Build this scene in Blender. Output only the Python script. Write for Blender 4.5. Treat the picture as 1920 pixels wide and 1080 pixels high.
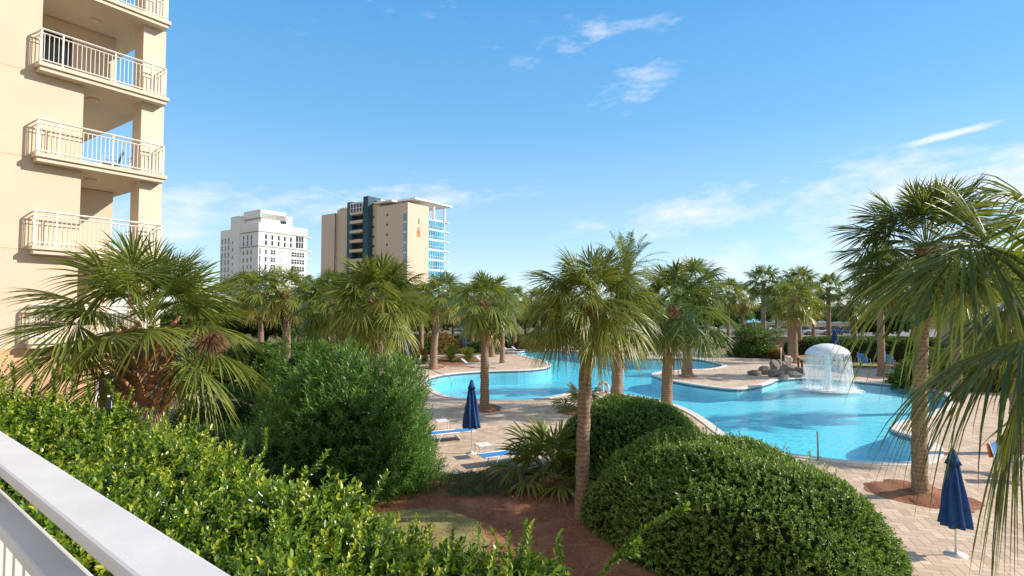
import bpy, bmesh, math, random
import numpy as np
from mathutils import Vector, Matrix, noise
from mathutils.geometry import tessellate_polygon

for o in list(bpy.data.objects):
    bpy.data.objects.remove(o)
SC = bpy.context.scene
COL = SC.collection
rad = math.radians
random.seed(7)
rng = np.random.default_rng(11)

# ------------------------------------------------------------------ camera, sky, sun
H = 5.2                      # eye height (m)
F = 1050.0                   # focal length in px of the 1920 px wide photo
PITCH = math.atan(46 / F)    # horizon sits at y = 586
CP, SP = math.cos(PITCH), math.sin(PITCH)
cam = bpy.data.cameras.new('camera')
cam.lens = 36 * F / 1920
cam.sensor_width = 36
cam.clip_start = 0.05
cam.clip_end = 20000
camo = bpy.data.objects.new('camera', cam)
COL.objects.link(camo)
camo.location = (0, 0, H)
camo.rotation_euler = (math.pi / 2 + PITCH, 0, 0)
SC.camera = camo

def ray(px, py):
    u = (px - 960) / F
    v = (540 - py) / F
    return Vector((u, CP - SP * v, SP + CP * v))

def G(px, py, z=0.0):
    d = ray(px, py)
    t = (z - H) / d.z
    return Vector((d.x * t, d.y * t, z))

def P(px, py, D):
    d = ray(px, py)
    t = D / d.y
    return Vector((d.x * t, D, H + d.z * t))

SUN_AZ, SUN_EL = rad(2), rad(31)         # azimuth from +X towards +Y
world = bpy.data.worlds.new('World')
SC.world = world
world.use_nodes = True
nt = world.node_tree
nt.nodes.clear()

class N:
    """tiny node helper"""
    def __init__(s, tree):
        s.t = tree
    def new(s, kind, **kw):
        n = s.t.nodes.new(kind)
        for k, v in kw.items():
            setattr(n, k, v)
        return n
    def link(s, a, b):
        s.t.links.new(a, b)
    def math(s, op, a, b=None, c=None, clamp=False):
        n = s.t.nodes.new('ShaderNodeMath')
        n.operation = op
        n.use_clamp = clamp
        for i, v in enumerate((a, b, c)):
            if v is None:
                continue
            if isinstance(v, (int, float)):
                n.inputs[i].default_value = v
            else:
                s.t.links.new(v, n.inputs[i])
        return n.outputs[0]
    def mix(s, fac, a, b, blend='MIX'):
        n = s.t.nodes.new('ShaderNodeMix')
        n.data_type = 'RGBA'
        n.blend_type = blend
        for i, v in ((0, fac), (6, a), (7, b)):
            if isinstance(v, (int, float)):
                n.inputs[i].default_value = v
            elif isinstance(v, (tuple, list)):
                n.inputs[i].default_value = tuple(v) + ((1,) if len(v) == 3 else ())
            else:
                s.t.links.new(v, n.inputs[i])
        return n.outputs[2]
    def ramp(s, fac, stops):
        n = s.t.nodes.new('ShaderNodeValToRGB')
        el = n.color_ramp.elements
        while len(el) < len(stops):
            el.new(0.5)
        for e, (p, c) in zip(el, stops):
            e.position = p
            e.color = tuple(c) + (1,) if len(c) == 3 else c
        s.t.links.new(fac, n.inputs[0])
        return n.outputs[0]
    def noise(s, vec, scale, detail=4, rough=0.55):
        n = s.t.nodes.new('ShaderNodeTexNoise')
        n.inputs['Scale'].default_value = scale
        n.inputs['Detail'].default_value = detail
        n.inputs['Roughness'].default_value = rough
        if vec is not None:
            s.t.links.new(vec, n.inputs['Vector'])
        return n.outputs[0]

w = N(nt)
sky = w.new('ShaderNodeTexSky')
sky.sky_type = 'NISHITA'
sky.sun_disc = False
sky.sun_elevation = SUN_EL
sky.sun_rotation = math.pi / 2 - SUN_AZ
sky.air_density = 1.0
sky.dust_density = 0.0
sky.ozone_density = 3.0
tc = w.new('ShaderNodeTexCoord')
sep = w.new('ShaderNodeSeparateXYZ')
w.link(tc.outputs['Generated'], sep.inputs[0])
sx, sy, sz = sep.outputs
az = w.math('ARCTAN2', sx, sy)
hyp = w.math('SQRT', w.math('ADD', w.math('MULTIPLY', sx, sx), w.math('MULTIPLY', sy, sy)))
el = w.math('DIVIDE', sz, w.math('MAXIMUM', hyp, 0.01))
comb = w.new('ShaderNodeCombineXYZ')
w.link(w.math('ADD', az, w.math('MULTIPLY', el, -0.5)), comb.inputs[0])
w.link(w.math('MULTIPLY', el, 2.6), comb.inputs[1])
cn = w.noise(comb.outputs[0], 7.0, 9, 0.62)
cn2 = w.noise(comb.outputs[0], 22.0, 6, 0.6)
cn = w.math('ADD', w.math('MULTIPLY', cn, 0.7), w.math('MULTIPLY', cn2, 0.3))
patches = [(1110, 72, 170, 44, 0.47), (1200, 160, 80, 42, 0.5), (760, 30, 160, 50, 0.36), (1790, 250, 85, 7, 0.95), (1860, 340, 420, 62, 0.85),
           (1450, 375, 420, 42, 0.68), (1155, 356, 45, 8, 0.45), (850, 355, 60, 10, 0.30),
           (640, 385, 360, 44, 0.58), (330, 410, 220, 60, 0.62), (1600, 470, 560, 60, 0.60)]
tot = None
for (px, py, sxp, syp, amp) in patches:
    d = ray(px, py)
    a0 = math.atan2(d.x, d.y)
    e0 = d.z / math.hypot(d.x, d.y)
    c = math.cos(a0)
    sa, se = sxp / F * c * c, syp / F * c
    # local slope of wisps: slightly rising to the right
    da = w.math('SUBTRACT', az, a0)
    de = w.math('SUBTRACT', w.math('SUBTRACT', el, e0), w.math('MULTIPLY', da, 0.12))
    q = w.math('ADD', w.math('POWER', w.math('ABSOLUTE', w.math('DIVIDE', da, sa)), 2.0),
               w.math('POWER', w.math('ABSOLUTE', w.math('DIVIDE', de, se)), 2.0))
    g = w.math('MULTIPLY', w.math('EXPONENT', w.math('MULTIPLY', q, -0.5)), amp)
    tot = g if tot is None else w.math('MAXIMUM', tot, g)
thr = w.math('SUBTRACT', 0.66, w.math('MULTIPLY', tot, 0.42))
cf = w.math('MULTIPLY', w.math('SUBTRACT', cn, thr), 4.0, clamp=True)
cf = w.math('MULTIPLY', w.math('MULTIPLY', cf, w.math('MULTIPLY', tot, 1.9, clamp=True)), 0.92)
hs = w.new('ShaderNodeHueSaturation')
hs.inputs['Saturation'].default_value = 1.2
hs.inputs['Hue'].default_value = 0.497
hs.inputs['Value'].default_value = 1.2
w.link(sky.outputs[0], hs.inputs['Color'])
air = w.ramp(w.math('MULTIPLY', el, 1.0, clamp=True), [(0.0, (3.2, 3.85, 4.25)), (0.10, (2.3, 3.3, 4.1)), (0.33, (0.95, 2.35, 3.95)), (0.62, (0.42, 1.70, 3.6)), (1.0, (0.30, 1.3, 3.0))])
skyh = w.mix(0.75, hs.outputs[0], air)
rear_fill = w.math('MULTIPLY', w.math('MULTIPLY', w.math('SUBTRACT', 0.05, sy), 2.5, clamp=True), w.math('ADD', 0.55, w.math('MULTIPLY', cn, 0.6)), clamp=True)
skyh = w.mix(rear_fill, skyh, (3.5, 3.45, 3.35))       # added fill light: unseen half of the sky behind the viewer brightened to white
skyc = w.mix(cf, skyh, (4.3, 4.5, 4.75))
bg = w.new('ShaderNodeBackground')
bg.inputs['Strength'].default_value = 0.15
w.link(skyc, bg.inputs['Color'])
wo = w.new('ShaderNodeOutputWorld')
w.link(bg.outputs[0], wo.inputs['Surface'])

sun = bpy.data.lights.new('sun', 'SUN')
sun.energy = 4.2
sun.angle = rad(0.6)
sun.color = (1.0, 0.90, 0.78)
suno = bpy.data.objects.new('sun', sun)
COL.objects.link(suno)
SUND = Vector((math.cos(SUN_EL) * math.cos(SUN_AZ), math.cos(SUN_EL) * math.sin(SUN_AZ), math.sin(SUN_EL)))
suno.rotation_euler = SUND.to_track_quat('Z', 'Y').to_euler()
suno.location = SUND * 50
SC.view_settings.view_transform = 'Standard'
SC.view_settings.look = 'None'
SC.view_settings.exposure = 0.60
SC.view_settings.gamma = 1
SC.render.engine = 'CYCLES'
SC.cycles.max_bounces = 6
SC.cycles.transparent_max_bounces = 10
SC.cycles.caustics_reflective = False
SC.cycles.caustics_refractive = False

# ------------------------------------------------------------------ materials
MATS = {}
def base_mat(name):
    m = bpy.data.materials.new(name)
    m.use_nodes = True
    m.node_tree.nodes.clear()
    n = N(m.node_tree)
    out = n.new('ShaderNodeOutputMaterial')
    b = n.new('ShaderNodeBsdfPrincipled')
    n.link(b.outputs[0], out.inputs[0])
    MATS[name] = m
    return m, n, b, out

def coords(n, scale=(1, 1, 1), kind='Object'):
    t = n.new('ShaderNodeTexCoord')
    mp = n.new('ShaderNodeMapping')
    mp.inputs['Scale'].default_value = scale
    n.link(t.outputs[kind], mp.inputs[0])
    return mp.outputs[0]

def bump(n, b, h, dist, strength=0.5):
    bp = n.new('ShaderNodeBump')
    bp.inputs['Strength'].default_value = strength
    bp.inputs['Distance'].default_value = dist
    n.link(h, bp.inputs['Height'])
    n.link(bp.outputs[0], b.inputs['Normal'])

def simple(name, col, rough=0.6, var=0.12, scale=3.0, bmp=0.0, bscale=40.0, metal=0.0, stretch=(1, 1, 1), spec=0.5):
    m, n, b, out = base_mat(name)
    v = coords(n, stretch)
    f = n.noise(v, scale, 6, 0.6)
    dk = tuple(c * (1 - var * 1.6) for c in col)
    lt = tuple(min(1, c * (1 + var)) for c in col)
    c = n.ramp(f, [(0.3, dk), (0.55, col), (0.75, lt)])
    n.link(c, b.inputs['Base Color'])
    b.inputs['Roughness'].default_value = rough
    b.inputs['Metallic'].default_value = metal
    b.inputs['Specular IOR Level'].default_value = spec
    if bmp > 0:
        bump(n, b, n.noise(v, bscale, 5, 0.6), bmp, 0.6)
    return m

def leaf(name, stops, rough=0.45, trans=0.35, tcol=(0.25, 0.42, 0.03), spec=0.4):
    """foliage: colour from the 'tint' attribute plus a random value per leaf, some light passes through"""
    m, n, b, out = base_mat(name)
    at = n.new('ShaderNodeAttribute', attribute_name='tint')
    geo = n.new('ShaderNodeNewGeometry')
    f = n.math('ADD', at.outputs['Fac'], n.math('MULTIPLY', n.math('SUBTRACT', geo.outputs['Random Per Island'], 0.5), 0.28), clamp=True)
    c = n.ramp(f, stops)
    n.link(c, b.inputs['Base Color'])
    b.inputs['Roughness'].default_value = rough
    b.inputs['Specular IOR Level'].default_value = spec
    tr = n.new('ShaderNodeBsdfTranslucent')
    n.link(n.mix(0.6, c, tcol), tr.inputs[0])
    ms = n.new('ShaderNodeMixShader')
    ms.inputs[0].default_value = trans
    n.link(b.outputs[0], ms.inputs[1])
    n.link(tr.outputs[0], ms.inputs[2])
    n.link(ms.outputs[0], out.inputs[0])
    return m

simple('stucco', (0.66, 0.53, 0.40), 0.9, 0.055, 0.5, 0.004, 60)
simple('stucco_low', (0.64, 0.40, 0.235), 0.9, 0.05, 0.6, 0.004, 60)
simple('stucco_trim', (0.68, 0.58, 0.46), 0.85, 0.04, 1.0, 0.003, 60)
simple('white_paint', (0.80, 0.80, 0.80), 0.42, 0.05, 4.0)
simple('rail_paint', (0.66, 0.63, 0.61), 0.5, 0.07, 3.5, 0.0008, 140)
simple('tower_rail', (0.80, 0.76, 0.70), 0.5, 0.03, 2.0)
simple('dark_void', (0.03, 0.03, 0.03), 0.9)
simple('coping', (0.70, 0.64, 0.56), 0.8, 0.08, 3.0, 0.004, 40)
simple('tile_line', (0.06, 0.14, 0.22), 0.3, 0.3, 8.0)
simple('far_beige', (0.68, 0.54, 0.42), 0.9, 0.04, 0.05)
simple('far_white', (0.80, 0.79, 0.78), 0.85, 0.05, 0.08)
simple('far_navy', (0.03, 0.09, 0.12), 0.7, 0.15, 0.1)
simple('stain', (0.62, 0.25, 0.10), 0.9, 0.3, 1.0)
simple('glass_dark', (0.03, 0.04, 0.05), 0.12, 0.4, 0.4, spec=0.6)
simple('glass_blue', (0.04, 0.34, 0.55), 0.15, 0.35, 0.25, spec=0.6)
simple('roof_dark', (0.085, 0.09, 0.105), 0.85, 0.25, 3.0, 0.01, 20)
simple('house_wall', (0.42, 0.38, 0.32), 0.9, 0.1, 1.0)
simple('canvas_blue', (0.008, 0.062, 0.22), 0.8, 0.25, 6.0, 0.004, 60)
simple('sling_blue', (0.045, 0.26, 0.62), 0.6, 0.12, 20.0, 0.002, 150)
simple('sling_pale', (0.36, 0.48, 0.62), 0.6, 0.12, 20.0, 0.002, 150)
simple('towel_orange', (0.85, 0.16, 0.02), 0.9, 0.15, 8.0, 0.006, 60)
simple('metal_grey', (0.35, 0.35, 0.36), 0.35, 0.1, 5.0, metal=0.8)
simple('metal_black', (0.02, 0.02, 0.022), 0.5, 0.1, 5.0)
simple('wood_dark', (0.07, 0.045, 0.03), 0.85, 0.3, 12.0)
simple('boot', (0.40, 0.20, 0.09), 0.9, 0.45, 14.0, 0.02, 30)
simple('fibre', (0.20, 0.09, 0.045), 0.95, 0.5, 20.0, 0.02, 30)
simple('seed_brown', (0.18, 0.085, 0.04), 0.95, 0.4, 30.0)
simple('branch', (0.22, 0.17, 0.12), 0.9, 0.3, 10.0, 0.01, 30)
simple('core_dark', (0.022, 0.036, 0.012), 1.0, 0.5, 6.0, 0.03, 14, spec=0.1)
simple('rubber', (0.02, 0.02, 0.02), 0.8, 0.1)
simple('car_glass', (0.02, 0.025, 0.03), 0.08, 0.1)
for nm, c in (('car_silver', (0.48, 0.50, 0.52)), ('car_white', (0.78, 0.78, 0.78)), ('car_dark', (0.05, 0.07, 0.11)), ('car_blue', (0.07, 0.16, 0.34))):
    simple(nm, c, 0.25, 0.03, 1.0, metal=0.3)

leaf('leaf_hedge', [(0.0, (0.028, 0.072, 0.012)), (0.4, (0.085, 0.175, 0.016)), (0.72, (0.22, 0.34, 0.025)), (1.0, (0.50, 0.50, 0.05))], 0.28, 0.36, (0.30, 0.45, 0.03), 0.55)
leaf('leaf_oleander', [(0.0, (0.028, 0.075, 0.028)), (0.45, (0.07, 0.175, 0.035)), (0.8, (0.18, 0.33, 0.04)), (1.0, (0.30, 0.44, 0.06))], 0.42, 0.32)
leaf('leaf_mound', [(0.0, (0.032, 0.078, 0.014)), (0.45, (0.085, 0.175, 0.026)), (0.75, (0.20, 0.31, 0.05)), (1.0, (0.36, 0.43, 0.11))], 0.36, 0.25)
leaf('leaf_shrub', [(0.0, (0.02, 0.05, 0.012)), (0.5, (0.055, 0.12, 0.02)), (0.8, (0.13, 0.21, 0.03)), (1.0, (0.35, 0.30, 0.05))], 0.5, 0.3)
leaf('leaf_palm', [(0.0, (0.034, 0.072, 0.018)), (0.35, (0.095, 0.155, 0.028)), (0.62, (0.24, 0.28, 0.05)), (0.8, (0.34, 0.30, 0.07)), (1.0, (0.30, 0.17, 0.06))], 0.33, 0.30, (0.36, 0.38, 0.03))
leaf('leaf_rust', [(0.0, (0.05, 0.06, 0.015)), (0.5, (0.18, 0.15, 0.03)), (1.0, (0.42, 0.20, 0.04))], 0.5, 0.3, (0.4, 0.2, 0.03))

def bark():
    m, n, b, out = base_mat('bark')
    v = coords(n, (1, 1, 1))
    wv = n.new('ShaderNodeTexWave', wave_type='BANDS', bands_direction='Z')
    wv.inputs['Scale'].default_value = 2.6
    wv.inputs['Distortion'].default_value = 5.0
    wv.inputs['Detail'].default_value = 4
    wv.inputs['Detail Scale'].default_value = 2.0
    n.link(v, wv.inputs['Vector'])
    ns = n.noise(coords(n, (8, 8, 2)), 3.0, 8, 0.7)
    f = n.math('ADD', n.math('MULTIPLY', wv.outputs[1], 0.2), n.math('MULTIPLY', ns, 0.8))
    c = n.ramp(f, [(0.22, (0.09, 0.06, 0.04)), (0.5, (0.27, 0.185, 0.125)), (0.75, (0.40, 0.29, 0.20))])
    n.link(c, b.inputs['Base Color'])
    b.inputs['Roughness'].default_value = 0.92
    bump(n, b, f, 0.02, 0.8)
bark()

def pavers():
    m, n, b, out = base_mat('pavers')
    t = n.new('ShaderNodeTexCoord')
    mp = n.new('ShaderNodeMapping')
    U = 0.21
    mp.inputs['Scale'].default_value = (1 / U, 1 / U, 1)
    mp.inputs['Rotation'].default_value = (0, 0, rad(18))
    n.link(t.outputs['Object'], mp.inputs[0])
    s = n.new('ShaderNodeSeparateXYZ')
    n.link(mp.outputs[0], s.inputs[0])
    x, y = s.outputs[0], s.outputs[1]
    i, j = n.math('FLOOR', x), n.math('FLOOR', y)
    fx, fy = n.math('FRACT', x), n.math('FRACT', y)
    k = n.math('FLOORED_MODULO', n.math('SUBTRACT', i, j), 4.0)
    def eq(v):
        return n.math('COMPARE', k, float(v), 0.1)
    e0, e1, e2, e3 = eq(0), eq(1), eq(2), eq(3)
    dl = n.math('ADD', fx, e1)
    dr = n.math('ADD', n.math('SUBTRACT', 1.0, fx), e0)
    db = n.math('ADD', fy, e2)
    dt = n.math('ADD', n.math('SUBTRACT', 1.0, fy), e3)
    dmin = n.math('MINIMUM', n.math('MINIMUM', dl, dr), n.math('MINIMUM', db, dt))
    joint = n.math('SUBTRACT', 1.0, n.math('DIVIDE', dmin, 0.075, clamp=True))
    # one id per brick
    ii = n.math('SUBTRACT', i, e1)
    jj = n.math('SUBTRACT', j, e2)
    cb = n.new('ShaderNodeCombineXYZ')
    n.link(ii, cb.inputs[0]); n.link(jj, cb.inputs[1])
    wn = n.new('ShaderNodeTexWhiteNoise', noise_dimensions='2D')
    n.link(cb.outputs[0], wn.inputs['Vector'])
    big = n.noise(t.outputs['Object'], 0.35, 5, 0.6)
    fine = n.noise(t.outputs['Object'], 30, 4, 0.6)
    f = n.math('ADD', n.math('MULTIPLY', wn.outputs[0], 0.42), n.math('ADD', n.math('MULTIPLY', big, 0.4), n.math('MULTIPLY', fine, 0.2)))
    c = n.ramp(f, [(0.2, (0.42, 0.30, 0.205)), (0.5, (0.57, 0.42, 0.295)), (0.8, (0.68, 0.53, 0.39))])
    c = n.mix(n.math('MULTIPLY', joint, 0.7), c, (0.20, 0.135, 0.10))
    n.link(c, b.inputs['Base Color'])
    b.inputs['Roughness'].default_value = 0.9
    bump(n, b, n.math('SUBTRACT', 1.0, joint), 0.006, 0.7)
pavers()

def blend_ground(name, stops, scale, scale2, bmp=0.03, rough=0.98):
    m, n, b, out = base_mat(name)
    v = coords(n)
    f = n.math('ADD', n.math('MULTIPLY', n.noise(v, scale, 7, 0.65), 0.55), n.math('MULTIPLY', n.noise(v, scale2, 5, 0.7), 0.45))
    n.link(n.ramp(f, stops), b.inputs['Base Color'])
    b.inputs['Roughness'].default_value = rough
    bump(n, b, n.noise(v, scale2, 6, 0.7), bmp, 0.9)
blend_ground('ground', [(0.36, (0.08, 0.045, 0.022)), (0.48, (0.15, 0.085, 0.04)), (0.56, (0.10, 0.12, 0.03)), (0.72, (0.17, 0.19, 0.05))], 0.12, 6.0)
blend_ground('mulch', [(0.3, (0.11, 0.04, 0.018)), (0.5, (0.29, 0.115, 0.055)), (0.72, (0.50, 0.27, 0.15))], 1.2, 22.0, 0.04)
blend_ground('lawn', [(0.3, (0.16, 0.15, 0.045)), (0.6, (0.32, 0.29, 0.10)), (0.8, (0.42, 0.37, 0.15))], 2.0, 40.0, 0.02)
blend_ground('asphalt', [(0.3, (0.16, 0.155, 0.15)), (0.6, (0.26, 0.25, 0.24))], 0.3, 20.0, 0.005)
blend_ground('sea', [(0.3, (0.05, 0.28, 0.36)), (0.7, (0.12, 0.42, 0.48))], 0.02, 0.3, 0.1, 0.3)
blend_ground('rock', [(0.25, (0.07, 0.06, 0.055)), (0.5, (0.20, 0.175, 0.155)), (0.75, (0.42, 0.38, 0.33))], 1.0, 5.0, 0.06)

def pool_mats():
    # plaster of the basin: paler where the floor rises to the fountain's beach
    m, n, b, out = base_mat('pool_plaster')
    geo = n.new('ShaderNodeNewGeometry')
    s = n.new('ShaderNodeSeparateXYZ')
    n.link(geo.outputs['Position'], s.inputs[0])
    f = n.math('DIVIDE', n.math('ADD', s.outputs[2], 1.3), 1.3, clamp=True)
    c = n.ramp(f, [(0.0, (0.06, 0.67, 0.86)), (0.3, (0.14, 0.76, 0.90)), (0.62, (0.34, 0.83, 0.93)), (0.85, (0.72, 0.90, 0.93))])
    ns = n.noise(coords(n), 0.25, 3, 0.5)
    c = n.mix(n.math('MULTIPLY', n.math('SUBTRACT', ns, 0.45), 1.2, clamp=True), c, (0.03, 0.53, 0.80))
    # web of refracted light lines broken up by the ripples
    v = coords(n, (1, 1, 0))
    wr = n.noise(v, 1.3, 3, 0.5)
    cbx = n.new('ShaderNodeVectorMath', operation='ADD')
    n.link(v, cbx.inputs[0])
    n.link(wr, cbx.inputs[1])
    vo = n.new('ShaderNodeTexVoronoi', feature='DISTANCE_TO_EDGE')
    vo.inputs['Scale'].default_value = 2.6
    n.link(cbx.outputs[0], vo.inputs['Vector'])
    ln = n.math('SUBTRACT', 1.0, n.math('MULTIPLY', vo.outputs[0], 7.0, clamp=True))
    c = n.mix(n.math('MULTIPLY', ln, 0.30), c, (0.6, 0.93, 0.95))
    n.link(c, b.inputs['Base Color'])
    b.inputs['Roughness'].default_value = 0.8
    # surface: clear tint plus fresnel mirror with ripples
    m, n, b, out = base_mat('pool_water')
    v = coords(n, (1, 1, 1))
    h = n.math('ADD', n.noise(v, 1.6, 4, 0.6), n.math('MULTIPLY', n.noise(v, 6.0, 3, 0.6), 0.35))
    bp = n.new('ShaderNodeBump')
    bp.inputs['Strength'].default_value = 0.6
    bp.inputs['Distance'].default_value = 0.13
    n.link(h, bp.inputs['Height'])
    tr = n.new('ShaderNodeBsdfTransparent')
    tr.inputs[0].default_value = (0.80, 0.98, 1.0, 1)
    gl = n.new('ShaderNodeBsdfGlossy')
    gl.inputs['Roughness'].default_value = 0.04
    n.link(bp.outputs[0], gl.inputs['Normal'])
    fr = n.new('ShaderNodeLayerWeight')
    fr.inputs[0].default_value = 0.5
    n.link(bp.outputs[0], fr.inputs['Normal'])
    frf = n.math('ADD', 0.015, n.math('MULTIPLY', n.math('POWER', fr.outputs['Facing'], 5.0), 0.75))
    ms = n.new('ShaderNodeMixShader')
    n.link(frf, ms.inputs[0])
    n.link(tr.outputs[0], ms.inputs[1])
    n.link(gl.outputs[0], ms.inputs[2])
    n.link(ms.outputs[0], out.inputs[0])
    # falling water: streaks of white spray, clear between
    m, n, b, out = base_mat('falling_water')
    v = coords(n, (9, 9, 0.7))
    f = n.noise(v, 2.2, 6, 0.7)
    f2 = n.noise(coords(n, (1, 1, 1)), 1.5, 3, 0.5)
    a = n.math('ADD', n.math('MULTIPLY', n.math('SUBTRACT', f, 0.50), 4.5), n.math('MULTIPLY', n.math('SUBTRACT', f2, 0.25), 0.9), clamp=True)
    a = n.math('MULTIPLY', a, 0.78)
    b.inputs['Base Color'].default_value = (0.86, 0.9, 0.92, 1)
    b.inputs['Roughness'].default_value = 0.4
    tr = n.new('ShaderNodeBsdfTransparent')
    ms = n.new('ShaderNodeMixShader')
    n.link(a, ms.inputs[0]); n.link(tr.outputs[0], ms.inputs[1]); n.link(b.outputs[0], ms.inputs[2])
    n.link(ms.outputs[0], out.inputs[0])
    m, n, b, out = base_mat('foam')
    v = coords(n)
    gr = n.new('ShaderNodeVectorMath', operation='LENGTH')
    n.link(v, gr.inputs[0])
    f = n.noise(v, 3.0, 6, 0.7)
    a = n.math('SUBTRACT', n.math('ADD', f, 1.15), n.math('MULTIPLY', gr.outputs['Value'], 0.62), clamp=True)
    b.inputs['Base Color'].default_value = (0.88, 0.93, 0.95, 1)
    b.inputs['Roughness'].default_value = 0.6
    tr = n.new('ShaderNodeBsdfTransparent')
    ms = n.new('ShaderNodeMixShader')
    n.link(a, ms.inputs[0]); n.link(tr.outputs[0], ms.inputs[1]); n.link(b.outputs[0], ms.inputs[2])
    n.link(ms.outputs[0], out.inputs[0])
pool_mats()

# ------------------------------------------------------------------ mesh helpers
def link(o, parent=None):
    COL.objects.link(o)
    if parent is not None:
        o.parent = parent
    return o

def tag(o, label=None, cat=None, group=None, kind=None):
    if label: o['label'] = label
    if cat: o['category'] = cat
    if group: o['group'] = group
    if kind: o['kind'] = kind
    return o

def thing(name, loc, label, cat, group=None, rz=0.0):
    o = bpy.data.objects.new(name, None)
    o.empty_display_size = 0.2
    COL.objects.link(o)
    o.location = loc
    o.rotation_euler = (0, 0, rz)
    return tag(o, label, cat, group)

class MB:
    def __init__(s):
        s.v, s.f = [], []
    def add(s, vs, fs):
        k = len(s.v)
        s.v += [tuple(v) for v in vs]
        s.f += [tuple(i + k for i in f) for f in fs]
        return s
    def box(s, c, size, rz=0.0, M=None):
        hx, hy, hz = size[0] / 2, size[1] / 2, size[2] / 2
        cs, sn = math.cos(rz), math.sin(rz)
        vs = []
        for dz in (-hz, hz):
            for dx, dy in ((-hx, -hy), (hx, -hy), (hx, hy), (-hx, hy)):
                p = Vector((c[0] + dx * cs - dy * sn, c[1] + dx * sn + dy * cs, c[2] + dz))
                vs.append(M @ p if M else p)
        return s.add(vs, [(3, 2, 1, 0), (4, 5, 6, 7), (0, 1, 5, 4), (1, 2, 6, 5), (2, 3, 7, 6), (3, 0, 4, 7)])
    def tube(s, pts, rs, n=8, cap=True, fn=None):
        pts = [Vector(p) for p in pts]
        if isinstance(rs, (int, float)):
            rs = [rs] * len(pts)
        rings, prev = [], None
        for i, p in enumerate(pts):
            t = (pts[min(i + 1, len(pts) - 1)] - pts[max(i - 1, 0)]).normalized()
            if prev is None:
                a = t.cross(Vector((0, 0, 1)))
                if a.length < 0.1:
                    a = t.cross(Vector((1, 0, 0)))
                a.normalize()
            else:
                a = (prev - t * prev.dot(t)).normalized()
            prev = a
            b = t.cross(a)
            for k in range(n):
                th = 2 * math.pi * k / n
                r = rs[i] * (fn(i, th) if fn else 1)
                rings.append(p + (a * math.cos(th) + b * math.sin(th)) * r)
        fs = []
        for i in range(len(pts) - 1):
            for k in range(n):
                k2 = (k + 1) % n
                fs.append((i * n + k, i * n + k2, (i + 1) * n + k2, (i + 1) * n + k))
        if cap:
            fs.append(tuple(reversed(range(n))))
            fs.append(tuple((len(pts) - 1) * n + k for k in range(n)))
        return s.add(rings, fs)
    def lathe(s, prof, n=24, c=(0, 0, 0), fn=None):
        vs, fs = [], []
        for (r, z) in prof:
            for k in range(n):
                th = 2 * math.pi * k / n
                rr = r * (fn(th, z) if fn else 1)
                vs.append((c[0] + rr * math.cos(th), c[1] + rr * math.sin(th), c[2] + z))
        for i in range(len(prof) - 1):
            for k in range(n):
                k2 = (k + 1) % n
                fs.append((i * n + k, i * n + k2, (i + 1) * n + k2, (i + 1) * n + k))
        return s.add(vs, fs)
    def build(s, name, mat, parent=None, smooth=False, bevel=0.0):
        me = bpy.data.meshes.new(name)
        me.from_pydata(s.v, [], s.f)
        me.materials.append(MATS[mat])
        if smooth:
            me.polygons.foreach_set('use_smooth', [True] * len(me.polygons))
        me.update()
        o = bpy.data.objects.new(name, me)
        link(o, parent)
        if bevel:
            md = o.modifiers.new('bevel', 'BEVEL')
            md.width = bevel
            md.segments = 2
            md.limit_method = 'ANGLE'
        return o

def np_mesh(name, V, Q, tint, mat):
    me = bpy.data.meshes.new(name)
    V = np.asarray(V, dtype=np.float32)
    Q = np.asarray(Q, dtype=np.int32)
    me.vertices.add(len(V))
    me.vertices.foreach_set('co', V.ravel())
    me.loops.add(Q.size)
    me.loops.foreach_set('vertex_index', Q.ravel())
    me.polygons.add(len(Q))
    me.polygons.foreach_set('loop_start', np.arange(0, Q.size, Q.shape[1], dtype=np.int32))
    try:
        me.polygons.foreach_set('loop_total', np.full(len(Q), Q.shape[1], dtype=np.int32))
    except Exception:
        pass
    if tint is not None:
        a = me.attributes.new('tint', 'FLOAT', 'POINT')
        a.data.foreach_set('value', np.asarray(tint, dtype=np.float32))
    me.materials.append(MATS[mat])
    me.update(calc_edges=True)
    me.validate()
    return me

def nrm(a):
    return a / np.maximum(np.linalg.norm(a, axis=-1, keepdims=True), 1e-9)

def copy_tree(root, loc, rz=0.0, label=None, group=None, scale=None, cat=None):
    def cp(o, par):
        c = o.copy()
        COL.objects.link(c)
        if par is not None:
            c.parent = par
        for ch in list(o.children):
            if ch is not c:
                cp(ch, c)
        return c
    kids = list(root.children)
    r = root.copy()
    COL.objects.link(r)
    for k in kids:
        cp(k, r)
    r.location = loc
    r.rotation_euler = (0, 0, rz)
    if label: r['label'] = label
    if group: r['group'] = group
    if cat: r['category'] = cat
    if scale is not None:
        r.scale = (scale,) * 3 if isinstance(scale, (int, float)) else scale
    return r

def smooth_loop(pts, sub=5):
    """closed Catmull-Rom through the points"""
    out = []
    n = len(pts)
    for i in range(n):
        p0, p1, p2, p3 = pts[i - 1], pts[i], pts[(i + 1) % n], pts[(i + 2) % n]
        for k in range(sub):
            t = k / sub
            out.append(0.5 * ((2 * p1) + (p2 - p0) * t + (2 * p0 - 5 * p1 + 4 * p2 - p3) * t * t + (3 * p1 - p0 - 3 * p2 + p3) * t ** 3))
    return out

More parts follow.
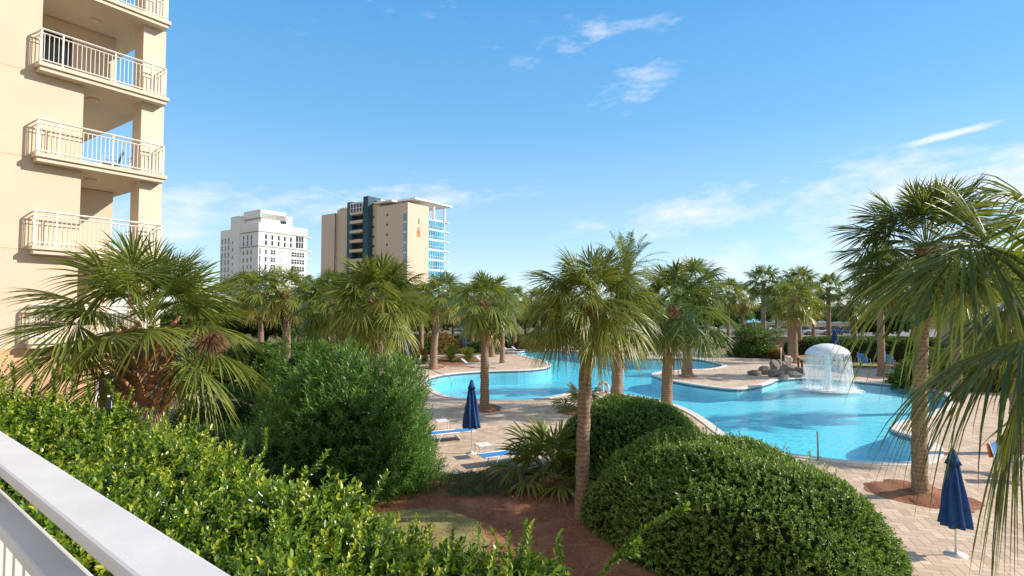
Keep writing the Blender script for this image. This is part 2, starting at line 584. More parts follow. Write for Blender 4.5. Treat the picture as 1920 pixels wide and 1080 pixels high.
def sheet(name, loops, z, mat, parent=None):
    loops3 = [[Vector((p[0], p[1], 0)) for p in L] for L in loops]
    tris = tessellate_polygon(loops3)
    vs = [Vector((p.x, p.y, z)) for L in loops3 for p in L]
    fs = []
    for t in tris:
        a, b, c = (vs[i] for i in t)
        if (b - a).cross(c - a).z < 0:
            t = (t[0], t[2], t[1])
        fs.append(t)
    me = bpy.data.meshes.new(name)
    me.from_pydata(vs, [], fs)
    me.materials.append(MATS[mat])
    o = bpy.data.objects.new(name, me)
    return link(o, parent)

def offset_loop(L, d):
    """offset a closed loop outwards (positive) by d"""
    area = sum(L[i - 1].x * L[i].y - L[i].x * L[i - 1].y for i in range(len(L)))
    sg = 1 if area > 0 else -1
    out = []
    n = len(L)
    for i in range(n):
        t = (L[(i + 1) % n] - L[i - 1])
        t.z = 0
        t.normalize()
        out.append(L[i] + Vector((t.y, -t.x, 0)) * (d * sg))
    return out

# ------------------------------------------------------------------ the setting: ground, deck, pool
B = lambda *p: [G(x, y) for (x, y) in p]
pool_px = [(800, 712), (806, 724), (830, 740), (880, 748), (960, 750), (1020, 746), (1070, 737), (1130, 736), (1200, 744), (1260, 757),
           (1302, 774), (1335, 795), (1362, 815), (1400, 832), (1450, 846), (1530, 858), (1600, 865), (1680, 868), (1722, 864), (1742, 851),
           (1738, 834), (1712, 820), (1684, 811), (1668, 801), (1690, 790), (1740, 776), (1775, 755), (1765, 736), (1700, 724), (1640, 718), (1590, 714), (1540, 711),
           (1500, 709), (1458, 712), (1446, 717), (1422, 724), (1389, 729), (1355, 728), (1300, 721), (1255, 713), (1233, 707), (1222, 702), (1232, 698),
           (1262, 695), (1295, 693), (1322, 692), (1345, 689), (1354, 685), (1335, 679), (1310, 674), (1278, 672), (1240, 672), (1211, 672), (1184, 670), (1150, 666), (1122, 663),
           (1085, 659), (1045, 657), (1005, 657), (980, 659), (973, 663), (985, 668), (1005, 673), (1024, 678), (1033, 684), (1022, 690), (985, 694), (920, 696), (865, 699), (825, 704)]
pool = smooth_loop(B(*pool_px), 4)
cop_out = offset_loop(pool, 0.42)

deck_outer = B((700, 700), (752, 668), (800, 654), (850, 648), (930, 644), (1000, 645), (1060, 650), (1130, 655), (1220, 660), (1320, 660), (1400, 666), (1480, 680), (1600, 690), (1750, 693), (2100, 696))
deck_outer += [Vector((34, 10, 0)), Vector((24, 1, 0)), Vector((7.3, 1, 0)), Vector((6.2, 8.5, 0)), Vector((5.0, 12.0, 0)), Vector((2.0, 17.5, 0))]
deck_outer += B((960, 872), (900, 882), (850, 890), (790, 890), (735, 800))

big = [Vector((-3000, -200, 0)), Vector((3000, -200, 0)), Vector((3000, 9000, 0)), Vector((-3000, 9000, 0))]
tag(sheet('ground', [big, deck_outer], -0.004, 'ground'), kind='structure')
tag(sheet('pool_deck', [deck_outer, cop_out], 0.0, 'pavers'), kind='structure')
tag(sheet('sea', [[Vector((34, 135, 0)), Vector((2600, 150, 0)), Vector((2600, 8000, 0)), Vector((-60, 8000, 0))]], 0.05, 'sea'), kind='structure')

# coping ring with rounded nose, basin and water
def ring(name, A, Bl, za, zb, mat, smooth=False):
    mb = MB()
    n = len(A)
    mb.add([Vector((p.x, p.y, za)) for p in A] + [Vector((p.x, p.y, zb)) for p in Bl],
           [(i, (i + 1) % n, n + (i + 1) % n, n + i) for i in range(n)])
    return mb
cop = MB()
inner = offset_loop(pool, -0.03)
for A_, B_, za, zb in ((cop_out, cop_out, 0.0, 0.03), (cop_out, offset_loop(pool, 0.4), 0.03, 0.045), (offset_loop(pool, 0.4), pool, 0.045, 0.04), (pool, inner, 0.04, 0.015), (inner, inner, 0.015, -0.05)):
    m_ = ring('', A_, B_, za, zb, 'coping')
    cop.add(m_.v, m_.f)
tag(cop.build('pool_coping', 'coping'), kind='structure')
band = ring('', inner, inner, -0.05, -0.22, '')
tag(band.build('waterline_tile', 'tile_line'), kind='structure')
FC = G(1553, 727)                     # foot of the fountain
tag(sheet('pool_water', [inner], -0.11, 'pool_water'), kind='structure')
# basin: floor heights rise towards the fountain
xs = [p.x for p in pool]; ys = [p.y for p in pool]
x0, x1, y0, y1 = min(xs) - 1, max(xs) + 1, min(ys) - 1, max(ys) + 1
NX, NY = 110, 110
fl = MB()
vs, fs = [], []
for j in range(NY):
    for i in range(NX):
        x = x0 + (x1 - x0) * i / (NX - 1)
        y = y0 + (y1 - y0) * j / (NY - 1)
        d = math.hypot(x - FC.x - 1, (y - FC.y) * 1.0 - 1)
        z = -1.25 + 1.0 * math.exp(-(d / 9.0) ** 2)
        vs.append((x, y, min(z, -0.16)))
for j in range(NY - 1):
    for i in range(NX - 1):
        a = j * NX + i
        fs.append((a, a + 1, a + NX + 1, a + NX))
fl.add(vs, fs)
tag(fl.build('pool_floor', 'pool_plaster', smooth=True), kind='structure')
wall = ring('', inner, inner, -0.22, -1.3, '')
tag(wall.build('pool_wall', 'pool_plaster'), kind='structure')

def bed(pts, z=0.012, mat='mulch', name='mulch_bed'):
    L = smooth_loop(pts, 6)
    L = [p + Vector((random.uniform(-.06, .06), random.uniform(-.06, .06), 0)) for p in L]
    me_o = sheet(name, [L], z, mat)
    return tag(me_o, kind='structure')
def round_bed(c, rx, ry, z=0.012, mound=0.0):
    """low heap of pine straw round a trunk"""
    mb = MB()
    vs, fs = [(c.x, c.y, 0.16)], []
    rings, n = 7, 36
    for r in range(1, rings + 1):
        for k in range(n):
            th = 2 * math.pi * k / n
            q = r / rings
            w_ = 1 + 0.13 * math.sin(3 * th + c.x) + 0.07 * math.sin(7 * th + c.y) + random.uniform(-.05, .05)
            vs.append((c.x + rx * q * w_ * math.cos(th), c.y + ry * q * w_ * math.sin(th), 0.15 * (1 - q) ** 0.8 + (0.006 if r == rings else random.uniform(0.01, 0.05))))
    for k in range(n):
        fs.append((0, 1 + k, 1 + (k + 1) % n))
    for r in range(rings - 1):
        for k in range(n):
            a, b_ = 1 + r * n + k, 1 + r * n + (k + 1) % n
            fs.append((a, a + n, b_ + n, b_))
    mb.add(vs, fs)
    return tag(mb.build('mulch_bed', 'mulch', smooth=True), kind='structure')

# big mulch area before the shrubs, and the lawn oval in it
bed([Vector((-6.5, 9, 0)), Vector((-3.5, 6.5, 0)), Vector((3, 6, 0)), Vector((6.8, 6.2, 0)), Vector((5.8, 9, 0)), Vector((4.6, 12.4, 0)), Vector((1.9, 17.4, 0)), G(960, 876), G(850, 893), G(780, 897), Vector((-5.5, 16.5, 0))], 0.008)
bed(B((660, 985), (740, 958), (820, 956), (880, 972), (912, 1000), (900, 1040), (780, 1060)), 0.016, 'lawn', 'lawn')
bed(B((1345, 662), (1420, 664), (1500, 672), (1620, 684), (1700, 690), (1700, 662), (1560, 650), (1420, 646), (1340, 652)), 0.008)
bed(B((1330, 668), (1400, 666), (1500, 674), (1640, 688), (1640, 683), (1490, 668), (1400, 660), (1335, 663)), 0.014, 'lawn', 'lawn')
bed(B((820, 672), (850, 668), (900, 672), (890, 682), (850, 686), (822, 682)), 0.012)
bed(B((900, 646), (960, 640), (1060, 640), (1050, 647), (980, 644), (925, 652)), 0.012)
bed(B((560, 700), (650, 672), (760, 650), (790, 640), (700, 632), (560, 650)), 0.006)
# parking lot on slightly higher land
pl = MB()
pl.box((62, 112, 0.65), (110, 44, 1.3))
tag(pl.build('parking_lot', 'asphalt'), kind='structure')

# ------------------------------------------------------------------ foliage generators
def sprig_cloud(Pn, Nn, J, stem, L, W, mat, name, tint=0.45, spread=0.9, jit=0.5, up=0.25, rounder=True, tvar=0.25, seed=1):
    """Pn, Nn: stem bases and outward normals. J leaves per stem."""
    r = np.random.default_rng(seed)
    S = len(Pn)
    sd = nrm(Nn + r.normal(0, jit, (S, 3)) + np.array([0, 0, up]))
    sl = stem * r.uniform(0.5, 1.3, (S, 1, 1))
    a = nrm(np.cross(sd, r.normal(0, 1, (S, 3))))
    b = np.cross(sd, a)
    t = np.linspace(0.12, 1.0, J)[None, :, None]
    ph = (np.arange(J) * 2.4)[None, :, None] + r.uniform(0, 6.28, (S, 1, 1))
    radial = a[:, None, :] * np.cos(ph) + b[:, None, :] * np.sin(ph)
    base = Pn[:, None, :] + sd[:, None, :] * sl * t
    k = spread * (1.15 - 0.6 * t)
    ld = nrm(sd[:, None, :] * (1.0) + radial * k * 1.3 + r.normal(0, 0.15, (S, J, 3)))
    nn = nrm(sd[:, None, :] * 0.9 - radial * 0.5 + np.array([0, 0, 0.45]) + r.normal(0, 0.3, (S, J, 3)))
    nn = nrm(nn - ld * np.sum(nn * ld, -1, keepdims=True))
    sw = np.cross(nn, ld)
    LL = L * r.uniform(0.6, 1.2, (S, J, 1))
    WW = W * r.uniform(0.75, 1.15, (S, J, 1))
    tt = tint + (t[..., 0] - 0.5) * 0.3 + r.normal(0, tvar * 0.6, (S, 1)) + r.normal(0, tvar * 0.4, (S, J))
    p0 = base
    if rounder:
        vs = [p0,
              p0 + ld * LL * .35 + sw * WW * .45 + nn * WW * .18, p0 + ld * LL * .72 + sw * WW * .42 + nn * WW * .12,
              p0 + ld * LL - nn * LL * .08,
              p0 + ld * LL * .72 - sw * WW * .42 + nn * WW * .12, p0 + ld * LL * .35 - sw * WW * .45 + nn * WW * .18]
        q = np.array([[0, 1, 2, 3], [0, 3, 4, 5]])
    else:
        vs = [p0, p0 + ld * LL * .5 + sw * WW * .5 + nn * WW * .15, p0 + ld * LL - nn * LL * .12, p0 + ld * LL * .5 - sw * WW * .5 + nn * WW * .15]
        q = np.array([[0, 1, 2, 3]])
    m = len(vs)
    V = np.stack(vs, axis=2).reshape(-1, 3)
    cnt = S * J
    Q = (q[None] + (np.arange(cnt) * m)[:, None, None]).reshape(-1, 4)
    T = np.repeat(tt.reshape(-1), m)
    return np_mesh(name, V, Q, np.clip(T, 0, 1), mat)

def lumps(p, f, seed):
    r = np.random.default_rng(seed)
    out = np.zeros(len(p))
    for i in range(7):
        k = r.normal(0, 1, 3)
        k = k / np.linalg.norm(k) * f * r.uniform(0.6, 1.9)
        out += np.sin(p @ k + r.uniform(0, 6.28)) / 7 * 1.8
    return out

def mound_points(n, a, b, h, pw=2.4, amp=0.06, freq=3.0, seed=1, zmin=0.0):
    r = np.random.default_rng(seed)
    d = nrm(r.normal(0, 1, (int(n * 2.4), 3)))
    d = d[d[:, 2] > -0.05]
    k = 1 / (np.sum(np.abs(d) ** pw, 1) ** (1 / pw))
    p = d * k[:, None]
    # weight towards area of the scaled body
    sc = np.array([a, b, h])
    area = np.linalg.norm((d / sc), axis=1)
    keep = r.uniform(0, 1, len(p)) < area / area.max()
    p, d = p[keep], d[keep]
    nv = nrm(np.sign(d) * np.abs(p) ** (pw - 1) / sc)
    q = p * sc
    q = q * (1 + amp * lumps(q, freq, seed))[:, None]
    q, nv = q[:n], nv[:n]
    m = q[:, 2] > zmin
    return q[m], nv[m]

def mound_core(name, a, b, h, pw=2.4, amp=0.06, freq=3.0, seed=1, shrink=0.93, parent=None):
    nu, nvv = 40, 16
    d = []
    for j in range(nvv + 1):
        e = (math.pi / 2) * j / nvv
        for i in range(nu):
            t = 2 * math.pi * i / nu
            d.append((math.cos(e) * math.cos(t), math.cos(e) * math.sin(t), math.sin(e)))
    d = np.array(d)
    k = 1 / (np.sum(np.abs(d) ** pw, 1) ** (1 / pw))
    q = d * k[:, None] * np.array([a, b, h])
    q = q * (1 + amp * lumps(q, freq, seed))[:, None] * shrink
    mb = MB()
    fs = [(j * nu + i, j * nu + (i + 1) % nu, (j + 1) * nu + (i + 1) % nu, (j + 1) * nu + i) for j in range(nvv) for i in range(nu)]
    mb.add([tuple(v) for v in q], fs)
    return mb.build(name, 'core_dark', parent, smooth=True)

SHRUB_LABELED = []
def make_shrub(name, loc, label, cat, a, b, h, n, mat, J=7, stem=0.12, L=0.05, W=0.022, tint=0.45, pw=2.4, amp=0.06, freq=3.0, seed=1, rz=0, spread=0.9, jit=0.5, up=0.25, rounder=False, group=None, shrink=0.93, tvar=0.25):
    t = thing(name, loc, label, cat, group, rz)
    p, nn = mound_points(n, a, b, h, pw, amp, freq, seed)
    me = sprig_cloud(p * 0.97, nn, J, stem, L, W, mat, 'foliage', tint, spread, jit, up, rounder, tvar, seed)
    o = bpy.data.objects.new('foliage', me)
    link(o, t)
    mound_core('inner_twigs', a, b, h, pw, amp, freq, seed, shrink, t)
    return t

# ---- palms
UPZ = np.array([0, 0, 1.0])
def fan_frond(out, Bp, az, el, Lp, R, r, ns=34, droop=0.55, span=2.15, fold=0.25, tint=0.4, vee=True, roll=None, sag=0.18):
    """one costapalmate leaf appended to out = [verts list, quads list, tints list, vertex count]"""
    f0 = np.array([math.cos(el) * math.cos(az), math.cos(el) * math.sin(az), math.sin(el)])
    ts = np.linspace(0, 1, 5)[:, None]
    pet = Bp + f0 * Lp * ts - UPZ * sag * Lp * ts ** 2 * max(0.25, math.cos(el))
    f = nrm(pet[-1] - pet[-2])
    side = np.cross(f, UPZ)
    if np.linalg.norm(side) < 0.15:
        side = np.array([-math.sin(az), math.cos(az), 0])
    side = nrm(side)
    ro = r.normal(0, 0.35) if roll is None else roll
    nvec = np.cross(side, f)
    side, nvec = side * math.cos(ro) + nvec * math.sin(ro), nvec * math.cos(ro) - side * math.sin(ro)
    # petiole strip
    pw_ = 0.016 * (R / 1.0) ** 0.5
    V = np.concatenate([pet - side * pw_, pet + nvec * pw_, pet + side * pw_])
    n0 = out[3]
    q = []
    for k in range(4):
        q += [[k, k + 1, 5 + k + 1, 5 + k], [5 + k, 5 + k + 1, 10 + k + 1, 10 + k]]
    out[0].append(V); out[1].append(np.array(q) + n0); out[2].append(np.full(15, min(1, tint + 0.12)))
    out[3] += 15
    ph = np.linspace(-span, span, ns) + r.normal(0, 0.02, ns)
    dph = 2 * span / ns
    hub = pet[-1]
    # the costa carries the middle segments forward
    start = hub + f * (R * 0.22) * np.clip(np.cos(ph), 0, 1)[:, None] ** 2 * 1.0
    d = np.cos(ph)[:, None] * f + np.sin(ph)[:, None] * side - nvec * (fold * np.abs(np.sin(ph)))[:, None]
    d = nrm(d + r.normal(0, 0.05, (ns, 3)))
    ln = R * (0.60 + 0.40 * np.cos(ph * 0.5) ** 2) * r.uniform(0.88, 1.08, ns)
    tS = np.array([0.0, 0.3, 0.55, 0.75, 0.9, 1.0])
    wS = np.array([0.06, 0.31, 0.40, 0.23, 0.11, 0.012]) * R * dph * 1.12
    dr = droop * r.uniform(0.7, 1.35, ns)
    lat = r.normal(0, 0.10, ns)
    wv = nrm(np.cross(nvec[None, :] * np.ones((ns, 1)), d))
    pos = start[:, None, :] + d[:, None, :] * (ln[:, None] * (tS - 0.28 * dr[:, None] * tS ** 3))[..., None] \
        - UPZ * (ln[:, None] * dr[:, None] * tS ** 2.3)[..., None] + wv[:, None, :] * (ln[:, None] * lat[:, None] * tS ** 2)[..., None]
    wd = wS[None, :, None]
    Lft = pos - wv[:, None, :] * wd * .5 + nvec * wd * 0.22
    Rgt = pos + wv[:, None, :] * wd * .5 + nvec * wd * 0.22
    K = len(tS)
    tt = (tint + r.normal(0, 0.05, (ns, 1)) + 0.10 * tS[None, :] ** 3)
    n0 = out[3]
    if vee:
        Mid = pos - nvec * wd * 0.12
        V = np.stack([Lft, Mid, Rgt], 2).reshape(-1, 3)     # (ns,K,3)
        base = (np.arange(ns)[:, None] * K + np.arange(K - 1)[None, :]).reshape(-1) * 3
        q = np.concatenate([np.stack([base, base + 3, base + 4, base + 1], 1), np.stack([base + 1, base + 4, base + 5, base + 2], 1)])
        T = np.repeat(tt.reshape(-1), 3)
    else:
        V = np.stack([Lft, Rgt - nvec * wd * 0.35], 2).reshape(-1, 3)
        base = (np.arange(ns)[:, None] * K + np.arange(K - 1)[None, :]).reshape(-1) * 2
        q = np.stack([base, base + 2, base + 3, base + 1], 1)
        T = np.repeat(tt.reshape(-1), 2)
    out[0].append(V); out[1].append(q + n0); out[2].append(T)
    out[3] += len(V)

def finish(out, name, mat='leaf_palm'):
    return np_mesh(name, np.concatenate(out[0]), np.concatenate(out[1]), np.clip(np.concatenate(out[2]), 0, 1), mat)

def fan_crown(name, seed, nf=34, R=1.0, Lp=1.15, ns=34, vee=True, droop=0.55, lowel=-55, dead=0.12, tint=0.36, topel=85, gap=None):
    r = np.random.default_rng(seed)
    out = [[], [], [], 0]
    for i in range(nf):
        q = (i + 0.5) / nf
        az = i * 2.39996 + r.normal(0, 0.15)
        e = rad(topel + (lowel - topel) * q ** 0.92 + r.normal(0, 5))
        sc = 0.72 + 0.34 * min(1, q * 3) - 0.08 * q
        if gap is not None and e < rad(2) and math.cos(az + gap[0] - gap[1]) > 0.72:
            continue
        tn = tint + 0.10 * (q - 0.5) + r.normal(0, 0.05)
        if q > 1 - dead:
            tn = r.uniform(0.70, 0.98)
        b0 = np.array([math.cos(az) * 0.10, math.sin(az) * 0.10, 0.25 - 0.45 * q])
        fan_frond(out, b0, az, e, Lp * sc * r.uniform(.85, 1.1), R * sc * r.uniform(.9, 1.1), r, ns, droop * r.uniform(.7, 1.3) * (0.6 + 0.6 * q), tint=tn, vee=vee)
    return finish(out, name)

def feather_crown(name, seed, nf=34, R=2.6, lowel=-50, pairs=34, tint=0.42):
    """date palm: arching rachis with two rows of narrow leaflets"""
    r = np.random.default_rng(seed)
    out = [[], [], [], 0]
    for i in range(nf):
        q = (i + 0.5) / nf
        az = i * 2.39996
        e = rad(84 + (lowel - 84) * q)
        Rl = R * (0.75 + 0.3 * min(1, 2 * q)) * r.uniform(.9, 1.08)
        f0 = np.array([math.cos(e) * math.cos(az), math.cos(e) * math.sin(az), math.sin(e)])
        t = np.linspace(0, 1, pairs)[:, None]
        path = f0 * Rl * t - UPZ * Rl * 0.42 * t ** 2 * (0.35 + math.cos(e))
        tan = nrm(np.gradient(path, axis=0))
        side = nrm(np.cross(tan, UPZ) + 1e-4)
        up = np.cross(side, tan)
        # rachis
        n0 = out[3]
        w_ = 0.03 * (1 - 0.8 * t)
        V = np.concatenate([path - side * w_, path + side * w_])
        qd = np.array([[k, k + 1, pairs + k + 1, pairs + k] for k in range(pairs - 1)])
        out[0].append(V); out[1].append(qd + n0); out[2].append(np.full(len(V), 0.6)); out[3] += len(V)
        ll = 0.46 * (0.35 + np.sin(math.pi * np.clip(t * 0.85 + 0.12, 0, 1)) * 0.75)
        for sgn in (-1, 1):
            d = nrm(tan * 0.75 + side * sgn * 0.85 + up * 0.32 + r.normal(0, 0.10, (pairs, 3)))
            d2 = nrm(d - UPZ * 0.35)
            wv = nrm(np.cross(d, up)) * 0.020
            a = path; m = path + d * ll * .5; tp = path + d * ll * .5 + d2 * ll * .5
            V = np.stack([a - wv * .5, a + wv * .5, m - wv, m + wv, tp], 1).reshape(-1, 3)
            k = np.arange(pairs)[:, None] * 5
            qd = np.concatenate([k + np.array([[0, 2, 3, 1]]), k + np.array([[2, 4, 4, 3]])])
            tn = tint + 0.22 * q + r.normal(0, 0.05)
            n0 = out[3]
            out[0].append(V); out[1].append(qd[:len(qd)] + n0); out[2].append(np.full(len(V), tn)); out[3] += len(V)
    # degenerate quads become triangles
    V = np.concatenate(out[0]); Q = np.concatenate(out[1]); T = np.concatenate(out[2])
    tri = Q[:, 1] == Q[:, 2]
    Q4 = Q[~tri]
    Q3 = Q[tri][:, [0, 1, 3]]
    # express triangles as thin quads by adding a copied tip beside the tip
    tipn = np.arange(len(Q3)) + len(V)
    V = np.concatenate([V, V[Q3[:, 1]] + np.array([0.002, 0, 0.001])])
    T = np.concatenate([T, T[Q3[:, 1]]])
    Qt = np.stack([Q3[:, 0], Q3[:, 1], tipn, Q3[:, 2]], 1)
    return np_mesh(name, V, np.concatenate([Q4, Qt]), np.clip(T, 0, 1), 'leaf_palm')

def trunk(h, r0, r1, lean=(0, 0), seed=0, parent=None, n=14, rings=True, bulge=0.0):
    rr = random.Random(seed)
    steps = max(8, int(h / 0.085)) if rings else 10
    pts, rs = [], []
    for i in range(steps + 1):
        t = i / steps
        pts.append((lean[0] * (t ** 1.6 - t) * 0 + lean[0] * t * t, lean[1] * t * t, h * t - (0.15 if i == 0 else 0)))
        r = r0 + (r1 - r0) * t + r0 * 0.35 * math.exp(-t * h / 0.25) + bulge * math.exp(-((t - 0.93) / 0.06) ** 2)
        r *= (1 + (0.022 * (1 if i % 2 else -1) + rr.uniform(-.03, .03) if rings else rr.uniform(-.04, .04)))
        rs.append(r)
    mb = MB().tube(pts, rs, n, fn=lambda i, th: 1 + 0.05 * math.sin(3 * th + i * 0.7))
    return mb.build('trunk', 'bark', parent, smooth=True)

def boots(h, r, depth, count, seed, parent, size=0.28, mat='boot'):
    """cut leaf bases and fibre clasping the trunk under the crown"""
    rr = random.Random(seed)
    mb = MB()
    for i in range(count):
        q = i / count
        az_ = i * 2.39996
        z = h - depth * (1 - q)
        s_ = size * rr.uniform(0.7, 1.15)
        d = Vector((math.cos(az_), math.sin(az_), 0))
        s2 = Vector((-d.y, d.x, 0))
        p = d * r * 0.8 + Vector((0, 0, z))
        tip = p + d * s_ * 0.75 + Vector((0, 0, s_ * 0.9))
        w0, w1 = 0.075, 0.03
        mb.add([p - s2 * w0, p + s2 * w0, p + d * 0.05 + s2 * w0 * .8 - Vector((0, 0, .05)), p + d * 0.05 - s2 * w0 * .8 - Vector((0, 0, .05)),
                tip - s2 * w1, tip + s2 * w1, tip + s2 * w1 + d * .03 - Vector((0, 0, .03)), tip - s2 * w1 + d * .03 - Vector((0, 0, .03))],
               [(0, 1, 5, 4), (2, 3, 7, 6), (1, 2, 6, 5), (3, 0, 4, 7), (4, 5, 6, 7), (3, 2, 1, 0)])
    return mb.build('leaf_boots', mat, parent)

PALM_N = [0]
def palm(px, D, cy, label, me, R, tr=(0.24, 0.17), lean=(0, 0), group=None, boot=True, rz=None, name='palm_tree', rings=True, bulge=0.0, cx=None, trunk_mesh=None):
    """px: picture column of the base, D: distance, cy: picture row of the crown's heart"""
    PALM_N[0] += 1
    s = PALM_N[0]
    if D > 27 and name == 'palm_tree':
        cy -= 13
        R *= 1.12
    b = P(px, 586, D)
    top = P(px if cx is None else cx, cy, D)
    t = thing(name, (b.x, b.y, 0), label, 'palm tree', group)
    h = top.z
    ln = (top.x - b.x + lean[0], lean[1])
    trunk(h, tr[0], tr[1], ln, s, t, 14 if D < 40 else 8, rings, bulge)
    o = bpy.data.objects.new('crown', me)
    link(o, t)
    o.location = (ln[0], ln[1], h + 0.02)
    o.scale = (R, R, R)
    o.rotation_euler = (random.uniform(-.06, .06), random.uniform(-.06, .06), random.uniform(0, 6.28) if rz is None else rz)
    if boot:
        bo = boots(h, tr[1], 0.55, 26, s, t, 0.22)
        bo.location = (ln[0], ln[1], 0)
    return t

CR = [fan_crown('crown', 21 + i, 42, 0.98, 1.0, 34, False, 0.34, [-60, -50, -65, -48][i], [0.10, 0.16, 0.2, 0.05][i], [0.46, 0.54, 0.52, 0.36][i]) for i in range(4)]
# each crown mesh spans about 2.1 m from its heart at scale 1
GP = 'palms standing round the pool'
def fan_near(seed, **k):
    return fan_crown('crown', seed, **k)

# 1 the big low palm before the beige tower
palm(276, 9.0, 618, 'big bushy fan palm with brown boots in front of the beige tower', fan_near(3, nf=46, R=1.05, Lp=1.02, ns=60, droop=0.28, lowel=-38, dead=0.0, tint=0.47, gap=(0.5, rad(-74))), 0.85, (0.32, 0.27), group=None, boot=False, rz=0.5)
big_palm = bpy.data.objects['palm_tree']
hb = P(268, 640, 8.9).z
boots(hb + 0.1, 0.24, 1.25, 60, 5, big_palm, 0.34)
# dry flower stalks
mb = MB()
rr = random.Random(4)
c0 = P(395, 640, 8.4) - Vector((big_palm.location.x, big_palm.location.y, 0))
heart = Vector((0, 0, hb))
mb.tube([heart, heart.lerp(c0, .5) + Vector((0, 0, .25)), c0], 0.012, 5)
for i in range(260):
    d = Vector((rr.gauss(0, 1), rr.gauss(0, 1), rr.gauss(0, .7))).normalized() * rr.uniform(.1, .30)
    mb.tube([c0, c0 + d * .6 + Vector((0, 0, .03)), c0 + d + Vector((0, 0, -.05))], [.004, .003, .006], 3)
mb.build('seed_cluster', 'seed_brown', big_palm)

# 10 the tall palm in the middle foreground
palm(1090, 14.4, 572, 'tall fan palm with a clean tan trunk in the middle foreground mulch', fan_near(8, nf=48, R=0.98, Lp=0.84, ns=56, droop=0.42, lowel=-36, dead=0.03, tint=0.50), 1.0, (0.18, 0.152), cx=1106, bulge=0.05, rz=1.2)
# 20 right palm in a round mulch island
palm(1715, 16.1, 466, 'tall dark palm in the mulch island by the right end of the pool', fan_near(9, nf=66, R=1.1, Lp=1.3, ns=42, droop=0.16, lowel=-45, dead=0.05, tint=0.14), 0.98, (0.20, 0.17), cx=1738)
# 11 date palm behind
t11 = palm(1155, 34.0, 512, 'feather-leaved date palm with a knobbly trunk behind the rounded shrub', feather_crown('crown', 5, 52, 4.2, -55), 1.0, (0.33, 0.26), boot=False, name='date_palm', cx=1176)
palm(1248, 29.6, 590, 'dark spreading palm at the pool edge right of the date palm', fan_near(12, nf=40, R=1.4, Lp=1.45, ns=44, droop=0.34, lowel=-38, dead=0.08, tint=0.22), 1.0, (0.30, 0.23), cx=1262)
palm(909, 30.5, 580, 'fan palm in a small mulch ring beside the left pool lobe', CR[0], 0.98, (0.25, 0.19))
palm(707, 21.5, 563, 'broad fan palm with a thick pale trunk rising behind the oleander bush', fan_near(14, nf=48, R=1.2, Lp=1.1, ns=46, droop=0.30, lowel=-34, dead=0.04, tint=0.48), 0.93, (0.26, 0.22))
palm(672, 24.0, 625, 'leaning slim palm trunk close beside the broad palm behind the oleander', CR[1], 0.75, (0.20, 0.16), cx=700)
palm(622, 29.0, 580, 'fan palm with a forked boot on its trunk left of the broad palm', CR[3], 0.92, (0.25, 0.2))
palm(538, 38.0, 558, 'fan palm with a rusty brown skirt in front of the white high-rise', CR[2], 0.98, (0.3, 0.25))
palm(813, 52.0, 565, 'slim leaning palm in a mulch ring below the beige high-rise', CR[1], 1.25, (0.36, 0.26), cx=828)
palm(1287, 46.5, 545, 'tall shaggy palm standing on the paved peninsula', CR[3], 1.25, (0.42, 0.36), cx=1305)
palm(1431, 72, 540, 'tall thin palm beside the round-topped green tree', CR[3], 1.25, (0.34, 0.24))
palm(1485, 58, 574, 'thick-trunked pale palm behind the rocks and the life ring', CR[1], 1.35, (0.52, 0.44))
palm(1497, 70, 545, 'taller dark palm directly behind the thick-trunked palm', CR[3], 1.3, (0.36, 0.28))
palm(1553, 84, 552, 'dark-headed palm above the parked cars', CR[3], 1.25, (0.36, 0.28))
palm(1602, 62, 578, 'short palm with a curved rusty trunk just right of the mushroom fountain', CR[0], 1.0, (0.36, 0.24), cx=1594)
palm(1524, 78, 590, 'small pale palm between the thick-trunked palm and the dark-headed one', CR[2], 0.9, (0.3, 0.2))
palm(1650, 46, 520, 'palm with a slim trunk left of the tall dark palm at right', CR[3], 1.2, (0.3, 0.22))
palm(1365, 88, 560, 'small dark palm between the peninsula palm and the tall thin palm', CR[3], 1.3, (0.3, 0.22))
palm(1392, 96, 568, 'smaller pale palm left of the tall thin palm', CR[2], 1.3, (0.3, 0.22))
palm(885, 74, 570, 'distant slim palm seen left of the mulch ring palm', CR[1], 1.2, (0.3, 0.22))
palm(922, 66, 572, 'distant palm trunk close behind the mulch ring palm', CR[0], 1.2, (0.36, 0.28))
palm(965, 82, 575, 'distant pale palm trunk beyond the row of sun loungers', CR[2], 1.25, (0.3, 0.22))
palm(1010, 88, 576, 'far palm hidden behind the crown of the tall foreground palm', CR[1], 1.35, (0.3, 0.22))
palm(585, 56, 570, 'far palm between the skirted palm and the forked palm', CR[1], 1.25, (0.3, 0.22))
palm(765, 70, 574, 'far palm left of the slim leaning palm', CR[0], 1.3, (0.3, 0.22))
palm(730, 48, 585, 'far palm just right of the broad palm', CR[2], 1.0, (0.3, 0.22))
palm(490, 50, 560, 'far pale palm at the foot of the white high-rise', CR[1], 1.25, (0.3, 0.22))
palm(1900, 21, 590, 'yellowish palm at the right edge of the picture behind the hanging fronds', CR[2], 1.05, (0.24, 0.2))
palm(1790, 33, 560, 'palm behind the tall dark palm at right', CR[1], 1.15, (0.28, 0.2))
palm(1220, 88, 575, 'far palm seen between the date palm and the spreading palm', CR[2], 1.2, (0.3, 0.22))
palm(1455, 104, 566, 'far palm above the parked cars left of the thick-trunked palm', CR[0], 1.3, (0.3, 0.22))
palm(690, 62, 560, 'far palm above the leaning slim trunk', CR[0], 1.15, (0.3, 0.22))
palm(790, 60, 572, 'far palm directly left of the slim leaning palm trunk', CR[3], 1.0, (0.3, 0.22))
palm(850, 84, 572, 'far palm beyond the lamp post', CR[2], 1.15, (0.3, 0.22))
